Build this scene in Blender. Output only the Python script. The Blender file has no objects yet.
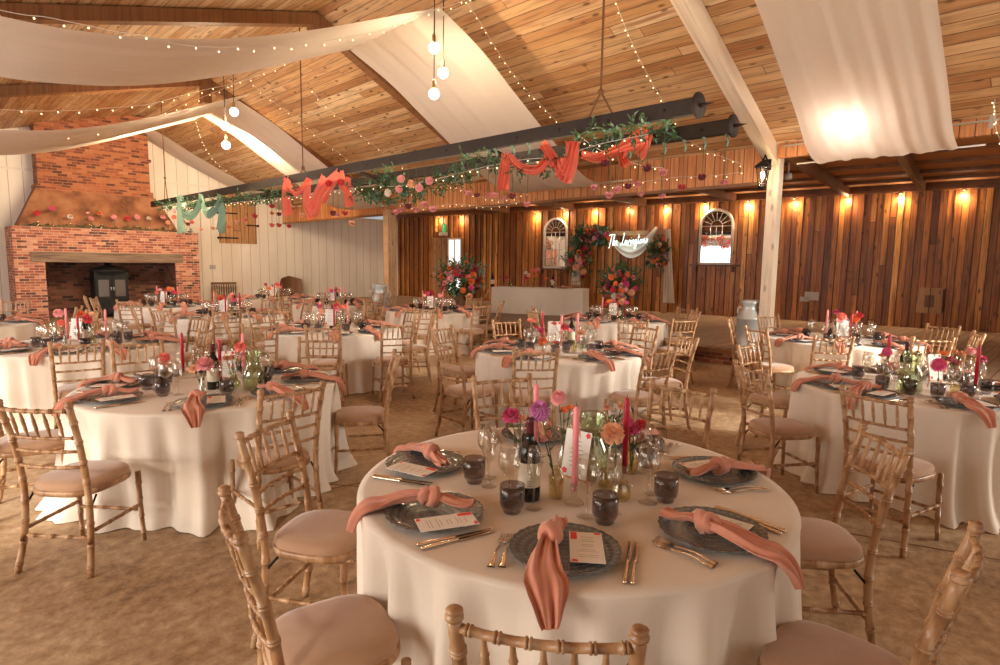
import bpy, math, random
from math import sin, cos, pi, radians, sqrt, floor, atan2, hypot
from mathutils import Vector, Matrix, noise
random.seed(7)
SC = bpy.context.scene
COL = SC.collection
# ---------------------------------------------------------------- camera
# world axes: +Y runs along the barn to the fireplace gable, +X runs across it to the stage
FOC, PITCH, ROLL, EYE = 600.0, radians(6.6), radians(.72), Vector((0, 0, 1.72))
S2 = sqrt(.5)
def cw(X, Y, z=0.0):                       # right/forward of the viewer -> room axes
    return Vector(((X + Y) * S2, (Y - X) * S2, z))
_fw = cw(0, cos(PITCH), -sin(PITCH)); _up = cw(0, sin(PITCH), cos(PITCH)); _rt = cw(1, 0, 0)
CR = _rt * cos(ROLL) + _up * sin(ROLL); CU = -_rt * sin(ROLL) + _up * cos(ROLL)
cam = bpy.data.cameras.new('camera'); camo = bpy.data.objects.new('camera', cam); COL.objects.link(camo)
cam.sensor_width = 36; cam.lens = FOC * 36 / 1000; cam.clip_end = 200
camo.matrix_world = Matrix.Translation(EYE) @ Matrix((CR, CU, -_fw)).transposed().to_4x4()
SC.camera = camo
# ---------------------------------------------------------------- world, exposure, daylight, added fill lamps
SC.view_settings.view_transform = 'Standard'; SC.view_settings.look = 'None'
SC.view_settings.exposure = 0.0; SC.view_settings.gamma = 1.0
SC.view_settings.use_curve_mapping = False
SC.cycles.use_denoising = True
SC.cycles.max_bounces = 10; SC.cycles.transmission_bounces = 10; SC.cycles.transparent_max_bounces = 16
SC.cycles.diffuse_bounces = 4; SC.cycles.glossy_bounces = 4
SC.cycles.sample_clamp_indirect = 6; SC.cycles.caustics_reflective = False; SC.cycles.caustics_refractive = False
wd = bpy.data.worlds.new('sky'); SC.world = wd; wd.use_nodes = True
wb = wd.node_tree.nodes['Background']; wb.inputs[0].default_value = (.85, .92, 1, 1); wb.inputs[1].default_value = .5
def lamp(name, kind, loc, energy, color, rot=None, target=None, size=None, size_y=None, spot=None, blend=.5, radius=None):
    l = bpy.data.lights.new(name, kind); l.energy = energy; l.color = color
    o = bpy.data.objects.new(name, l); COL.objects.link(o); o.location = loc
    if target is not None: o.rotation_euler = (Vector(target) - Vector(loc)).to_track_quat('-Z', 'Y').to_euler()
    if rot: o.rotation_euler = rot
    if kind == 'AREA':
        l.shape = 'RECTANGLE'; l.size = size; l.size_y = size_y or size
    if kind == 'SPOT': l.spot_size = spot; l.spot_blend = blend
    if radius is not None: l.shadow_soft_size = radius
    return o
WARM = (1.0, .70, .42); TUNG = (1.0, .74, .47); DAY = (1.0, .93, .84)
lamp('doorway_daylight', 'AREA', (-4.7, 4.0, 1.6), 430, DAY, target=(0, 4.6, 1.0), size=5.0, size_y=2.9)
lamp('rear_fill', 'AREA', (1.5, -4.6, 2.2), 62, (1.0, .80, .60), target=(3.5, 4, 1.0), size=6.5, size_y=3.2)  # added soft fill from behind the camera
lamp('stage_floor_fill', 'AREA', (9.5, -4.4, 2.4), 200, (1.0, .93, .82), target=(7.0, 4.0, .2), size=3, size_y=2.2)  # added area lamp brightening the floor and deck near the stage
bpy.data.lights['stage_floor_fill'].spread = radians(85)
lamp('floor_pool_spot', 'SPOT', (9.8, -4.6, 3.1), 4800, (1.0, .95, .86), target=(6.7, 3.7, 0), spot=radians(30), blend=.9, radius=.5)  # added spot for the pale pool of light on the floor
lamp('low_sun', 'SUN', (0, 0, 9), 4.5, (1.0, .90, .76), target=(6.2, 3.6, 6.0))
bpy.data.lights['low_sun'].angle = radians(2.5)
lamp('gable_fill', 'AREA', (5.2, 15.0, 4.3), 430, TUNG, target=(5.6, 21.5, 2.4), size=3.4, size_y=1.0)  # added area lamp to brighten the gable and its drape
lamp('far_tables_fill', 'AREA', (-4.7, 11.6, 1.8), 480, (.97, .97, 1.0), target=(3, 12.2, .9), size=4.0, size_y=2.2)  # cool area lamp added at an unseen opening to brighten the far tables
lamp('ceiling_bounce_fill', 'AREA', (5.4, 6.5, 3.05), 100, TUNG, target=(5.4, 6.5, 6), size=1.6, size_y=13)  # added area lamp lifting the roof boards like bounced light
lamp('drape_glow_fill', 'POINT', (9.38, 2.65, 3.90), 24, (1, .93, .82), radius=.16)  # added lamp behind the muslin, stands in for a rooflight's glow

# ---------------------------------------------------------------- pixel rays to real planes (survey helpers)
def ray(x, y): return _fw * FOC + CR * (x - 500) - CU * (y - 332.5)
def at_z(x, y, z): d = ray(x, y); return EYE + d * ((z - EYE.z) / d.z)
def on_x(x, y, a): d = ray(x, y); return EYE + d * ((a - EYE.x) / d.x)
def on_y(x, y, b): d = ray(x, y); return EYE + d * ((b - EYE.y) / d.y)
def on_plane(x, y, p, n): d = ray(x, y); return EYE + d * ((p - EYE).dot(n) / d.dot(n))

# ---------------------------------------------------------------- mesh builder
class MB:
    def __init__(s): s.v = []; s.f = []; s.m = []; s.sm = []
    def add(s, vs, fs, mi=0, smooth=False, M=None):
        o = len(s.v)
        s.v += [tuple(M @ Vector(p)) for p in vs] if M is not None else [tuple(p) for p in vs]
        for f in fs: s.f.append(tuple(i + o for i in f)); s.m.append(mi); s.sm.append(smooth)
        return s
    def box(s, lo, hi, mi=0, M=None):
        x0, y0, z0 = lo; x1, y1, z1 = hi
        vs = [(x0,y0,z0),(x1,y0,z0),(x1,y1,z0),(x0,y1,z0),(x0,y0,z1),(x1,y0,z1),(x1,y1,z1),(x0,y1,z1)]
        return s.add(vs, [(0,3,2,1),(4,5,6,7),(0,1,5,4),(1,2,6,5),(2,3,7,6),(3,0,4,7)], mi, False, M)
    def beam(s, p, q, w, h, mi=0, up=(0,0,1)):
        p = Vector(p); q = Vector(q); d = (q - p).normalized(); sd = d.cross(Vector(up)).normalized(); u = sd.cross(d)
        vs = [e + sd * (i * w / 2) + u * (j * h / 2) for e in (p, q) for i, j in ((-1,-1),(1,-1),(1,1),(-1,1))]
        return s.add(vs, [(0,1,2,3),(7,6,5,4),(0,4,5,1),(1,5,6,2),(2,6,7,3),(3,7,4,0)], mi)
    def tube(s, pts, rad, n=8, mi=0, caps=True, smooth=True, M=None):
        pts = [Vector(p) for p in pts]; N = len(pts)
        if not hasattr(rad, '__len__'): rad = [rad] * N
        vs = []; fs = []; ref = None
        for i in range(N):
            t = (pts[min(i + 1, N - 1)] - pts[max(i - 1, 0)])
            t = t.normalized() if t.length > 1e-9 else Vector((0, 0, 1))
            if ref is None:
                ref = Vector((1, 0, 0)) if abs(t.x) < .8 else Vector((0, 1, 0))
            a = (ref - t * ref.dot(t)).normalized(); ref = a; b = t.cross(a)
            for k in range(n):
                an = 2 * pi * k / n; vs.append(pts[i] + (a * cos(an) + b * sin(an)) * rad[i])
        for i in range(N - 1):
            for k in range(n): fs.append((i*n+k, i*n+(k+1)%n, (i+1)*n+(k+1)%n, (i+1)*n+k))
        if caps: fs.append(tuple(range(n - 1, -1, -1))); fs.append(tuple(range((N-1)*n, N*n)))
        return s.add(vs, fs, mi, smooth, M)
    def lathe(s, prof, n=16, c=(0,0,0), mi=0, smooth=True, M=None, ripple=None):
        vs = []; fs = []; N = len(prof)
        for j, (r, z) in enumerate(prof):
            for k in range(n):
                an = 2 * pi * k / n; rr = r * (ripple(an, j) if ripple else 1)
                vs.append((c[0] + rr * cos(an), c[1] + rr * sin(an), c[2] + z))
        for j in range(N - 1):
            for k in range(n): fs.append((j*n+k, j*n+(k+1)%n, (j+1)*n+(k+1)%n, (j+1)*n+k))
        if prof[0][0] > 1e-4: fs.append(tuple(range(n - 1, -1, -1)))
        if prof[-1][0] > 1e-4: fs.append(tuple(range((N-1)*n, N*n)))
        return s.add(vs, fs, mi, smooth, M)
    def shell(s, prof, n=16, **k):            # open profile, no caps
        vs = []; fs = []; N = len(prof); c = k.get('c', (0,0,0))
        for j, (r, z) in enumerate(prof):
            for i in range(n):
                an = 2 * pi * i / n; vs.append((c[0] + r * cos(an), c[1] + r * sin(an), c[2] + z))
        for j in range(N - 1):
            for i in range(n): fs.append((j*n+i, j*n+(i+1)%n, (j+1)*n+(i+1)%n, (j+1)*n+i))
        return s.add(vs, fs, k.get('mi', 0), True, k.get('M'))
    def grid(s, fn, nu, nv, mi=0, smooth=True, closed=False, M=None):
        vs = [fn(i / nu, j / nv) for j in range(nv + 1) for i in range(nu + (0 if closed else 1))]
        w = nu if closed else nu + 1; fs = []
        for j in range(nv):
            for i in range(nu):
                k = (i + 1) % w if closed else i + 1
                fs.append((j*w+i, j*w+k, (j+1)*w+k, (j+1)*w+i))
        return s.add(vs, fs, mi, smooth, M)
    def ball(s, c, r, n=8, m=5, mi=0, sz=1.0, M=None):
        prof = [(max(1e-5, r * sin(pi * j / m)), -r * sz * cos(pi * j / m)) for j in range(m + 1)]
        return s.shell(prof, n, c=c, mi=mi, M=M)
    def mesh(s, name, mats):
        me = bpy.data.meshes.new(name); me.from_pydata(s.v, [], s.f)
        for m in (mats if isinstance(mats, (list, tuple)) else [mats]): me.materials.append(m)
        me.polygons.foreach_set('material_index', s.m); me.polygons.foreach_set('use_smooth', s.sm); me.update()
        return me
    def obj(s, name, mats, parent=None, loc=None, rz=0.0, **k):
        o = bpy.data.objects.new(name, s.mesh(name, mats)); COL.objects.link(o)
        if parent: o.parent = parent
        if loc is not None: o.location = loc
        if rz: o.rotation_euler = (0, 0, rz)
        tag(o, **k); return o
def tag(o, label=None, cat=None, group=None, kind=None):
    if label: o['label'] = label
    if cat: o['category'] = cat
    if group: o['group'] = group
    if kind: o['kind'] = kind
    return o
def empty(name, loc=(0,0,0), rz=0.0, **k):
    o = bpy.data.objects.new(name, None); COL.objects.link(o); o.location = loc; o.rotation_euler = (0, 0, rz)
    o.empty_display_size = .1
    return tag(o, **k)
KIDS = {}
def kid(o, p): o.parent = p; KIDS.setdefault(p.name, []).append(o); return o
def part(mb, name, mats, p, **k): o = mb.obj(name, mats, None, **k); return kid(o, p)
USED = set()
def dup(o, loc=None, rz=None, parent=None):
    c = o.copy(); COL.objects.link(c)
    if parent is not None: c.parent = parent
    if loc is not None: c.location = loc
    if rz is not None: c.rotation_euler = (0, 0, rz)
    for ch in KIDS.get(o.name, []): dup(ch, parent=c)
    return c
def spawn(proto, loc, rz, label, cat, group):   # first use moves the prototype itself
    o = proto if proto.name not in USED else dup(proto)
    USED.add(proto.name); o.location = loc; o.rotation_euler = (0, 0, rz)
    return tag(o, label, cat, group)

# ---------------------------------------------------------------- materials
def newmat(name):
    m = bpy.data.materials.new(name); m.use_nodes = True; nt = m.node_tree
    return m, nt, nt.nodes['Principled BSDF']
def N(nt, t, **k):
    n = nt.nodes.new(t)
    for a, b in k.items(): setattr(n, a, b)
    return n
def mth(nt, op, a, b=None, c=None):
    n = N(nt, 'ShaderNodeMath', operation=op)
    for i, x in enumerate((a, b, c)):
        if x is None: continue
        if isinstance(x, (int, float)): n.inputs[i].default_value = x
        else: nt.links.new(x, n.inputs[i])
    return n.outputs[0]
def ramp(nt, f, stops):
    r = N(nt, 'ShaderNodeValToRGB'); el = r.color_ramp.elements
    while len(el) > 1: el.remove(el[-1])
    el[0].position = stops[0][0]; el[0].color = (*stops[0][1], 1)
    for p, c in stops[1:]: e = el.new(p); e.color = (*c, 1)
    nt.links.new(f, r.inputs[0]); return r.outputs[0]
def mixc(nt, f, a, b, mode='MIX'):
    n = N(nt, 'ShaderNodeMix', data_type='RGBA', blend_type=mode)
    for i, x in ((0, f), (6, a), (7, b)):
        if isinstance(x, (int, float)): n.inputs[i].default_value = x
        elif isinstance(x, tuple): n.inputs[i].default_value = (*x, 1)
        else: nt.links.new(x, n.inputs[i])
    return n.outputs[2]
def bump(nt, bs, h, strength=.3, dist=.01):
    b = N(nt, 'ShaderNodeBump'); b.inputs['Strength'].default_value = strength; b.inputs['Distance'].default_value = dist
    nt.links.new(h, b.inputs['Height']); nt.links.new(b.outputs[0], bs.inputs['Normal'])
def plain(name, col, rough=.5, metal=0.0, var=0.0, scale=8.0, spec=.5, sheen=0.0, sub=0.0):
    m, nt, b = newmat(name)
    b.inputs['Roughness'].default_value = rough; b.inputs['Metallic'].default_value = metal
    b.inputs['Base Color'].default_value = (*col, 1); b.inputs['Specular IOR Level'].default_value = spec
    tc = N(nt, 'ShaderNodeTexCoord'); no = N(nt, 'ShaderNodeTexNoise'); no.inputs['Scale'].default_value = scale; no.inputs['Detail'].default_value = 3
    nt.links.new(tc.outputs['Object'], no.inputs['Vector'])
    v = var or .06
    c = mixc(nt, no.outputs[0], tuple(x * (1 - v) for x in col), tuple(min(1, x * (1 + v)) for x in col))
    nt.links.new(c, b.inputs['Base Color'])
    if sheen: b.inputs['Sheen Weight'].default_value = sheen
    return m
def wood(name, across, along, width, length, tones, knot=.5, rough=.6, seam=.03, offs=0.0, grain=.35):
    """planks of one width, each with its own tone, with grain, knots and joints"""
    m, nt, b = newmat(name); L = nt.links
    tc = N(nt, 'ShaderNodeTexCoord'); sx = N(nt, 'ShaderNodeSeparateXYZ'); L.new(tc.outputs['Object'], sx.inputs[0])
    A = sx.outputs['XYZ'.index(across)]; G = sx.outputs['XYZ'.index(along)]
    ax = mth(nt, 'MULTIPLY', mth(nt, 'ADD', A, offs), 1 / width); idx = mth(nt, 'FLOOR', ax)
    w1 = N(nt, 'ShaderNodeTexWhiteNoise', noise_dimensions='1D'); L.new(idx, w1.inputs['W'])
    gl = mth(nt, 'ADD', mth(nt, 'MULTIPLY', G, 1 / length), mth(nt, 'MULTIPLY', w1.outputs[0], 7.3)); seg = mth(nt, 'FLOOR', gl)
    cb = N(nt, 'ShaderNodeCombineXYZ'); L.new(idx, cb.inputs[0]); L.new(seg, cb.inputs[1])
    w2 = N(nt, 'ShaderNodeTexWhiteNoise', noise_dimensions='2D'); L.new(cb.outputs[0], w2.inputs['Vector'])
    base = ramp(nt, w2.outputs[0], tones)
    gv = N(nt, 'ShaderNodeCombineXYZ'); L.new(mth(nt, 'MULTIPLY', A, 26), gv.inputs[0]); L.new(mth(nt, 'MULTIPLY', G, 1.6), gv.inputs[1]); L.new(mth(nt, 'MULTIPLY', w2.outputs[0], 31), gv.inputs[2])
    gn = N(nt, 'ShaderNodeTexNoise'); gn.inputs['Scale'].default_value = 1; gn.inputs['Detail'].default_value = 5; gn.inputs['Distortion'].default_value = .6; L.new(gv.outputs[0], gn.inputs['Vector'])
    gf = ramp(nt, gn.outputs[0], [(.32, (1 - grain,) * 3), (.5, (1, 1, 1)), (.72, (1 + grain * .35,) * 3)])
    c = mixc(nt, 1.0, base, gf, 'MULTIPLY')
    # streaky heart wood
    hv = N(nt, 'ShaderNodeCombineXYZ'); L.new(mth(nt, 'MULTIPLY', A, 9), hv.inputs[0]); L.new(mth(nt, 'MULTIPLY', G, .7), hv.inputs[1]); L.new(w2.outputs[0], hv.inputs[2])
    hn = N(nt, 'ShaderNodeTexNoise'); hn.inputs['Scale'].default_value = 1; hn.inputs['Detail'].default_value = 2; L.new(hv.outputs[0], hn.inputs['Vector'])
    c = mixc(nt, ramp(nt, hn.outputs[0], [(.54, (0, 0, 0)), (.70, (.65,) * 3)]), c, tuple(x * y for x, y in zip(tones[0][1], (.85, .62, .45))))
    if knot > 0:
        kv = N(nt, 'ShaderNodeCombineXYZ'); L.new(mth(nt, 'MULTIPLY', A, 7), kv.inputs[0]); L.new(mth(nt, 'MULTIPLY', G, 2.6), kv.inputs[1]); L.new(mth(nt, 'MULTIPLY', idx, 3.7), kv.inputs[2])
        vo = N(nt, 'ShaderNodeTexVoronoi'); vo.inputs['Scale'].default_value = 1; vo.voronoi_dimensions = '3D'; L.new(kv.outputs[0], vo.inputs['Vector'])
        kf = ramp(nt, vo.outputs['Distance'], [(.10, (knot,) * 3), (.21, (0, 0, 0))])
        c = mixc(nt, kf, c, (.11, .045, .018))
    if seam > 0:
        fr = mth(nt, 'FRACT', ax); e = mth(nt, 'MINIMUM', fr, mth(nt, 'SUBTRACT', 1, fr))
        fs = mth(nt, 'FRACT', gl); e2 = mth(nt, 'MULTIPLY', mth(nt, 'MINIMUM', fs, mth(nt, 'SUBTRACT', 1, fs)), length / width)
        ee = mth(nt, 'MINIMUM', e, e2)
        sf = ramp(nt, ee, [(0, (1, 1, 1)), (seam, (.75,) * 3), (seam * 2, (0, 0, 0))])
        c = mixc(nt, sf, c, (.05, .022, .01)); bump(nt, b, mth(nt, 'MINIMUM', ee, seam * 2), .5, .02)
    L.new(c, b.inputs['Base Color']); b.inputs['Roughness'].default_value = rough
    return m
PINE = [(0, (.40, .19, .075)), (.25, (.58, .34, .16)), (.5, (.68, .46, .25)), (.75, (.50, .26, .10)), (1, (.74, .54, .33))]
M = {}
M['roof_boards'] = wood('roof_boards', 'X', 'Y', .15, 4.6, PINE, .85, .55, .022)
M['wall_boards'] = wood('wall_boards', 'X', 'Z', .14, 9, [(0, (.20, .060, .010)), (.3, (.38, .125, .020)), (.55, (.58, .215, .036)), (.75, (.29, .088, .014)), (1, (.80, .37, .085))], .9, .5, .045, offs=.035, grain=.5)
M['fascia_boards'] = wood('fascia_boards', 'Y', 'Z', .17, 9, [(0, (.54, .20, .07)), (.5, (.72, .33, .13)), (1, (.60, .24, .08))], .6, .55, .03)
M['beam_wood'] = wood('beam_wood', 'X', 'Z', 5, 50, [(0, (.50, .30, .15)), (1, (.62, .40, .22))], .5, .55, 0)
M['oak_dark'] = wood('oak_dark', 'X', 'Y', 5, 50, [(0, (.20, .082, .027)), (1, (.27, .115, .038))], .5, .55, 0)
M['pale_beam'] = wood('pale_beam', 'Y', 'Z', 7, 50, [(0, (.70, .56, .41)), (1, (.78, .65, .50))], .5, .55, 0, grain=.2)
M['soffit'] = plain('soffit', (.66, .30, .11), .7, var=.12, scale=1.5)
M['deck'] = wood('deck', 'Y', 'X', .19, 3.2, [(0, (.36, .25, .16)), (.5, (.44, .32, .215)), (1, (.39, .28, .18))], .3, .5, .03)
M['shutter'] = wood('shutter', 'X', 'Z', .26, 9, [(0, (.36, .17, .065)), (1, (.50, .27, .11))], .8, .55, .03)
def painted():
    m, nt, b = newmat('painted_boards'); L = nt.links
    tc = N(nt, 'ShaderNodeTexCoord'); sx = N(nt, 'ShaderNodeSeparateXYZ'); L.new(tc.outputs['Object'], sx.inputs[0])
    ax = mth(nt, 'MULTIPLY', sx.outputs[0], 1 / .33); fr = mth(nt, 'FRACT', ax); e = mth(nt, 'MINIMUM', fr, mth(nt, 'SUBTRACT', 1, fr))
    no = N(nt, 'ShaderNodeTexNoise'); no.inputs['Scale'].default_value = 1.2; no.inputs['Detail'].default_value = 5
    mp = N(nt, 'ShaderNodeMapping'); mp.inputs['Scale'].default_value = (1.5, 1, .35); L.new(tc.outputs['Object'], mp.inputs[0]); L.new(mp.outputs[0], no.inputs['Vector'])
    c = ramp(nt, no.outputs[0], [(.3, (.70, .63, .52)), (.6, (.80, .74, .64))])
    c = mixc(nt, ramp(nt, e, [(0, (1, 1, 1)), (.035, (0, 0, 0))]), c, (.30, .22, .14))
    L.new(c, b.inputs['Base Color']); b.inputs['Roughness'].default_value = .6; bump(nt, b, mth(nt, 'MINIMUM', e, .05), .6, .02)
    return m
M['painted'] = painted()
def brick(name, tones, mortar, sc=1.0):
    m, nt, b = newmat(name); L = nt.links
    tc = N(nt, 'ShaderNodeTexCoord'); sx = N(nt, 'ShaderNodeSeparateXYZ'); L.new(tc.outputs['Object'], sx.inputs[0])
    cb = N(nt, 'ShaderNodeCombineXYZ'); L.new(mth(nt, 'ADD', sx.outputs[0], sx.outputs[1]), cb.inputs[0]); L.new(sx.outputs[2], cb.inputs[1])
    bt = N(nt, 'ShaderNodeTexBrick'); L.new(cb.outputs[0], bt.inputs['Vector'])
    bt.inputs['Color1'].default_value = (0, 0, 0, 1); bt.inputs['Color2'].default_value = (1, 1, 1, 1); bt.inputs['Mortar'].default_value = (.5, .5, .5, 1)
    bt.inputs['Scale'].default_value = 1; bt.inputs['Brick Width'].default_value = .27 * sc; bt.inputs['Row Height'].default_value = .088 * sc
    bt.inputs['Mortar Size'].default_value = .009 * sc; bt.inputs['Mortar Smooth'].default_value = .3
    no = N(nt, 'ShaderNodeTexNoise'); no.inputs['Scale'].default_value = 9; no.inputs['Detail'].default_value = 4; L.new(tc.outputs['Object'], no.inputs['Vector'])
    f = mth(nt, 'ADD', mth(nt, 'MULTIPLY', bt.outputs['Color'], .85), mth(nt, 'MULTIPLY', mth(nt, 'SUBTRACT', no.outputs[0], .5), .5))
    c = ramp(nt, f, tones); c = mixc(nt, bt.outputs['Fac'], c, mortar)
    L.new(c, b.inputs['Base Color']); b.inputs['Roughness'].default_value = .85
    bump(nt, b, mth(nt, 'SUBTRACT', 1, bt.outputs['Fac']), .6, .02)
    return m
M['brick'] = brick('brick', [(0, (.08, .035, .03)), (.18, (.26, .075, .045)), (.5, (.42, .13, .07)), (.8, (.56, .26, .155)), (1, (.68, .48, .36))], (.50, .38, .28), .82)
M['chimney_brick'] = brick('chimney_brick', [(0, (.10, .03, .018)), (.4, (.34, .10, .04)), (.8, (.42, .15, .06)), (1, (.52, .26, .14))], (.33, .17, .09), .85)
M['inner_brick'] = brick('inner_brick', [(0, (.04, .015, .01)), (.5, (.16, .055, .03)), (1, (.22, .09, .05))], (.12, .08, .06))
def hood():
    m, nt, b = newmat('worn_brick_hood'); tc = N(nt, 'ShaderNodeTexCoord'); no = N(nt, 'ShaderNodeTexNoise'); no.inputs['Scale'].default_value = 2.2; no.inputs['Detail'].default_value = 7
    nt.links.new(tc.outputs['Object'], no.inputs['Vector'])
    c = ramp(nt, no.outputs[0], [(.3, (.12, .045, .02)), (.5, (.30, .125, .055)), (.68, (.38, .18, .09))]); nt.links.new(c, b.inputs['Base Color'])
    b.inputs['Roughness'].default_value = .9; bump(nt, b, no.outputs[0], .5, .05); return m
M['hood'] = hood()
def floor_mat():
    m, nt, b = newmat('screed_floor'); L = nt.links; tc = N(nt, 'ShaderNodeTexCoord')
    n1 = N(nt, 'ShaderNodeTexNoise'); n1.inputs['Scale'].default_value = .55; n1.inputs['Detail'].default_value = 9; n1.inputs['Roughness'].default_value = .62
    n2 = N(nt, 'ShaderNodeTexNoise'); n2.inputs['Scale'].default_value = 13; n2.inputs['Detail'].default_value = 10; n2.inputs['Roughness'].default_value = .7
    n3 = N(nt, 'ShaderNodeTexNoise'); n3.inputs['Scale'].default_value = 2.3; n3.inputs['Detail'].default_value = 4
    for n in (n1, n2, n3): L.new(tc.outputs['Object'], n.inputs['Vector'])
    f = mth(nt, 'ADD', mth(nt, 'MULTIPLY', n1.outputs[0], .52), mth(nt, 'MULTIPLY', n2.outputs[0], .48))
    c = ramp(nt, f, [(.38, (.15, .078, .033)), (.455, (.32, .20, .105)), (.53, (.46, .32, .19)), (.62, (.60, .46, .31))])
    c = mixc(nt, ramp(nt, n3.outputs[0], [(.62, (0, 0, 0)), (.74, (.45,) * 3)]), c, (.10, .055, .025))
    L.new(c, b.inputs['Base Color']); r = ramp(nt, n2.outputs[0], [(.3, (.42,) * 3), (.7, (.75,) * 3)]); L.new(r, b.inputs['Roughness'])
    bump(nt, b, n2.outputs[0], .5, .012); return m
M['floor'] = floor_mat()
def limewash():
    m, nt, b = newmat('limewashed_beech'); L = nt.links; tc = N(nt, 'ShaderNodeTexCoord'); mp = N(nt, 'ShaderNodeMapping'); mp.inputs['Scale'].default_value = (28, 28, 4)
    n = N(nt, 'ShaderNodeTexNoise'); n.inputs['Scale'].default_value = 1; n.inputs['Detail'].default_value = 4; L.new(tc.outputs['Object'], mp.inputs[0]); L.new(mp.outputs[0], n.inputs['Vector'])
    c = ramp(nt, n.outputs[0], [(.30, (.23, .105, .042)), (.47, (.37, .195, .088)), (.60, (.46, .27, .138)), (.78, (.60, .42, .27))])
    L.new(c, b.inputs['Base Color']); b.inputs['Roughness'].default_value = .38; return m
M['chair'] = limewash()
M['cushion'] = plain('suede_cushion', (.41, .235, .135), .85, var=.12, scale=14, sheen=.4)
def clothm():
    m, nt, b = newmat('cream_cloth'); L = nt.links; tc = N(nt, 'ShaderNodeTexCoord')
    n = N(nt, 'ShaderNodeTexNoise'); n.inputs['Scale'].default_value = 260; L.new(tc.outputs['Object'], n.inputs['Vector'])
    b.inputs['Base Color'].default_value = (.76, .66, .55, 1); b.inputs['Roughness'].default_value = .85; b.inputs['Sheen Weight'].default_value = .25
    bump(nt, b, n.outputs[0], .12, .002); return m
M['cloth'] = clothm()
def sheer(name, col, fac=.45):
    m, nt, b = newmat(name); L = nt.links; b.inputs['Base Color'].default_value = (*col, 1); b.inputs['Roughness'].default_value = .9
    t = N(nt, 'ShaderNodeBsdfTranslucent'); t.inputs[0].default_value = (*col, 1); mx = N(nt, 'ShaderNodeMixShader'); mx.inputs[0].default_value = fac
    tc = N(nt, 'ShaderNodeTexCoord'); n = N(nt, 'ShaderNodeTexNoise'); n.inputs['Scale'].default_value = 120; L.new(tc.outputs['Object'], n.inputs['Vector'])
    c = mixc(nt, n.outputs[0], tuple(x * .95 for x in col), tuple(min(1, x * 1.03) for x in col)); L.new(c, b.inputs['Base Color'])
    L.new(b.outputs[0], mx.inputs[1]); L.new(t.outputs[0], mx.inputs[2]); L.new(mx.outputs[0], nt.nodes['Material Output'].inputs[0]); return m
M['muslin'] = sheer('cream_muslin', (.86, .80, .72), .5)
M['coral_gauze'] = sheer('coral_gauze', (.93, .26, .17), .45)
M['green_gauze'] = sheer('sage_gauze', (.27, .43, .33), .4)
M['napkin'] = plain('terracotta_napkin', (.60, .24, .15), .85, var=.10, scale=30, sheen=.3)
def glass(name, col, rough=0.0, ior=1.45, clear=.0):
    m = bpy.data.materials.new(name); m.use_nodes = True; nt = m.node_tree; L = nt.links; out = nt.nodes['Material Output']; nt.nodes.remove(nt.nodes['Principled BSDF'])
    g = N(nt, 'ShaderNodeBsdfGlossy'); g.inputs['Roughness'].default_value = max(.03, rough); g.inputs[0].default_value = (1, 1, 1, 1)
    t = N(nt, 'ShaderNodeBsdfTransparent'); t.inputs[0].default_value = (*col, 1)
    lw = N(nt, 'ShaderNodeLayerWeight'); lw.inputs[0].default_value = .35
    f = mth(nt, 'ADD', mth(nt, 'MULTIPLY', mth(nt, 'POWER', lw.outputs['Facing'], 1.7), .55), .04 + clear)
    tc = N(nt, 'ShaderNodeTexCoord'); n = N(nt, 'ShaderNodeTexNoise'); n.inputs['Scale'].default_value = 30; L.new(tc.outputs['Object'], n.inputs['Vector'])
    f = mth(nt, 'ADD', f, mth(nt, 'MULTIPLY', n.outputs[0], .03))
    mx = N(nt, 'ShaderNodeMixShader'); L.new(f, mx.inputs[0]); L.new(t.outputs[0], mx.inputs[1]); L.new(g.outputs[0], mx.inputs[2]); L.new(mx.outputs[0], out.inputs[0]); return m
M['clear_glass'] = glass('clear_glass', (.96, .95, .93))
M['smoke_glass'] = glass('smoke_glass', (.62, .59, .60), .12, clear=-.02)
M['green_glass'] = glass('green_glass', (.84, .88, .76), .04, clear=.02)
M['amber_glass'] = glass('amber_glass', (.90, .85, .68), .04, clear=.02)
def platem():
    m, nt, b = newmat('pressed_smoke_glass'); L = nt.links; tc = N(nt, 'ShaderNodeTexCoord'); sx = N(nt, 'ShaderNodeSeparateXYZ'); L.new(tc.outputs['Object'], sx.inputs[0])
    r = mth(nt, 'SQRT', mth(nt, 'ADD', mth(nt, 'MULTIPLY', sx.outputs[0], sx.outputs[0]), mth(nt, 'MULTIPLY', sx.outputs[1], sx.outputs[1])))
    an = mth(nt, 'ARCTAN2', sx.outputs[1], sx.outputs[0])
    h = mth(nt, 'ADD', mth(nt, 'SINE', mth(nt, 'MULTIPLY', r, 230)), mth(nt, 'MULTIPLY', mth(nt, 'SINE', mth(nt, 'MULTIPLY', an, 40)), mth(nt, 'SINE', mth(nt, 'MULTIPLY', r, 115))))
    n = N(nt, 'ShaderNodeTexNoise'); n.inputs['Scale'].default_value = 70; L.new(tc.outputs['Object'], n.inputs['Vector'])
    hh = mth(nt, 'ADD', mth(nt, 'MULTIPLY', h, .8), mth(nt, 'MULTIPLY', n.outputs[0], .5))
    c = ramp(nt, mth(nt, 'ADD', mth(nt, 'MULTIPLY', h, .25), .5), [(0, (.085, .095, .10)), (.6, (.13, .145, .152)), (1, (.22, .235, .24))]); L.new(c, b.inputs['Base Color'])
    b.inputs['Roughness'].default_value = .16; b.inputs['Specular IOR Level'].default_value = .8; bump(nt, b, hh, .2, .004); return m
M['plate'] = platem()
M['cutlery'] = plain('warm_steel', (.78, .62, .46), .18, 1.0)
M['paper'] = plain('white_card', (.88, .84, .78), .7)
M['red_ink'] = plain('red_ink', (.80, .04, .03), .6)
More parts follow.
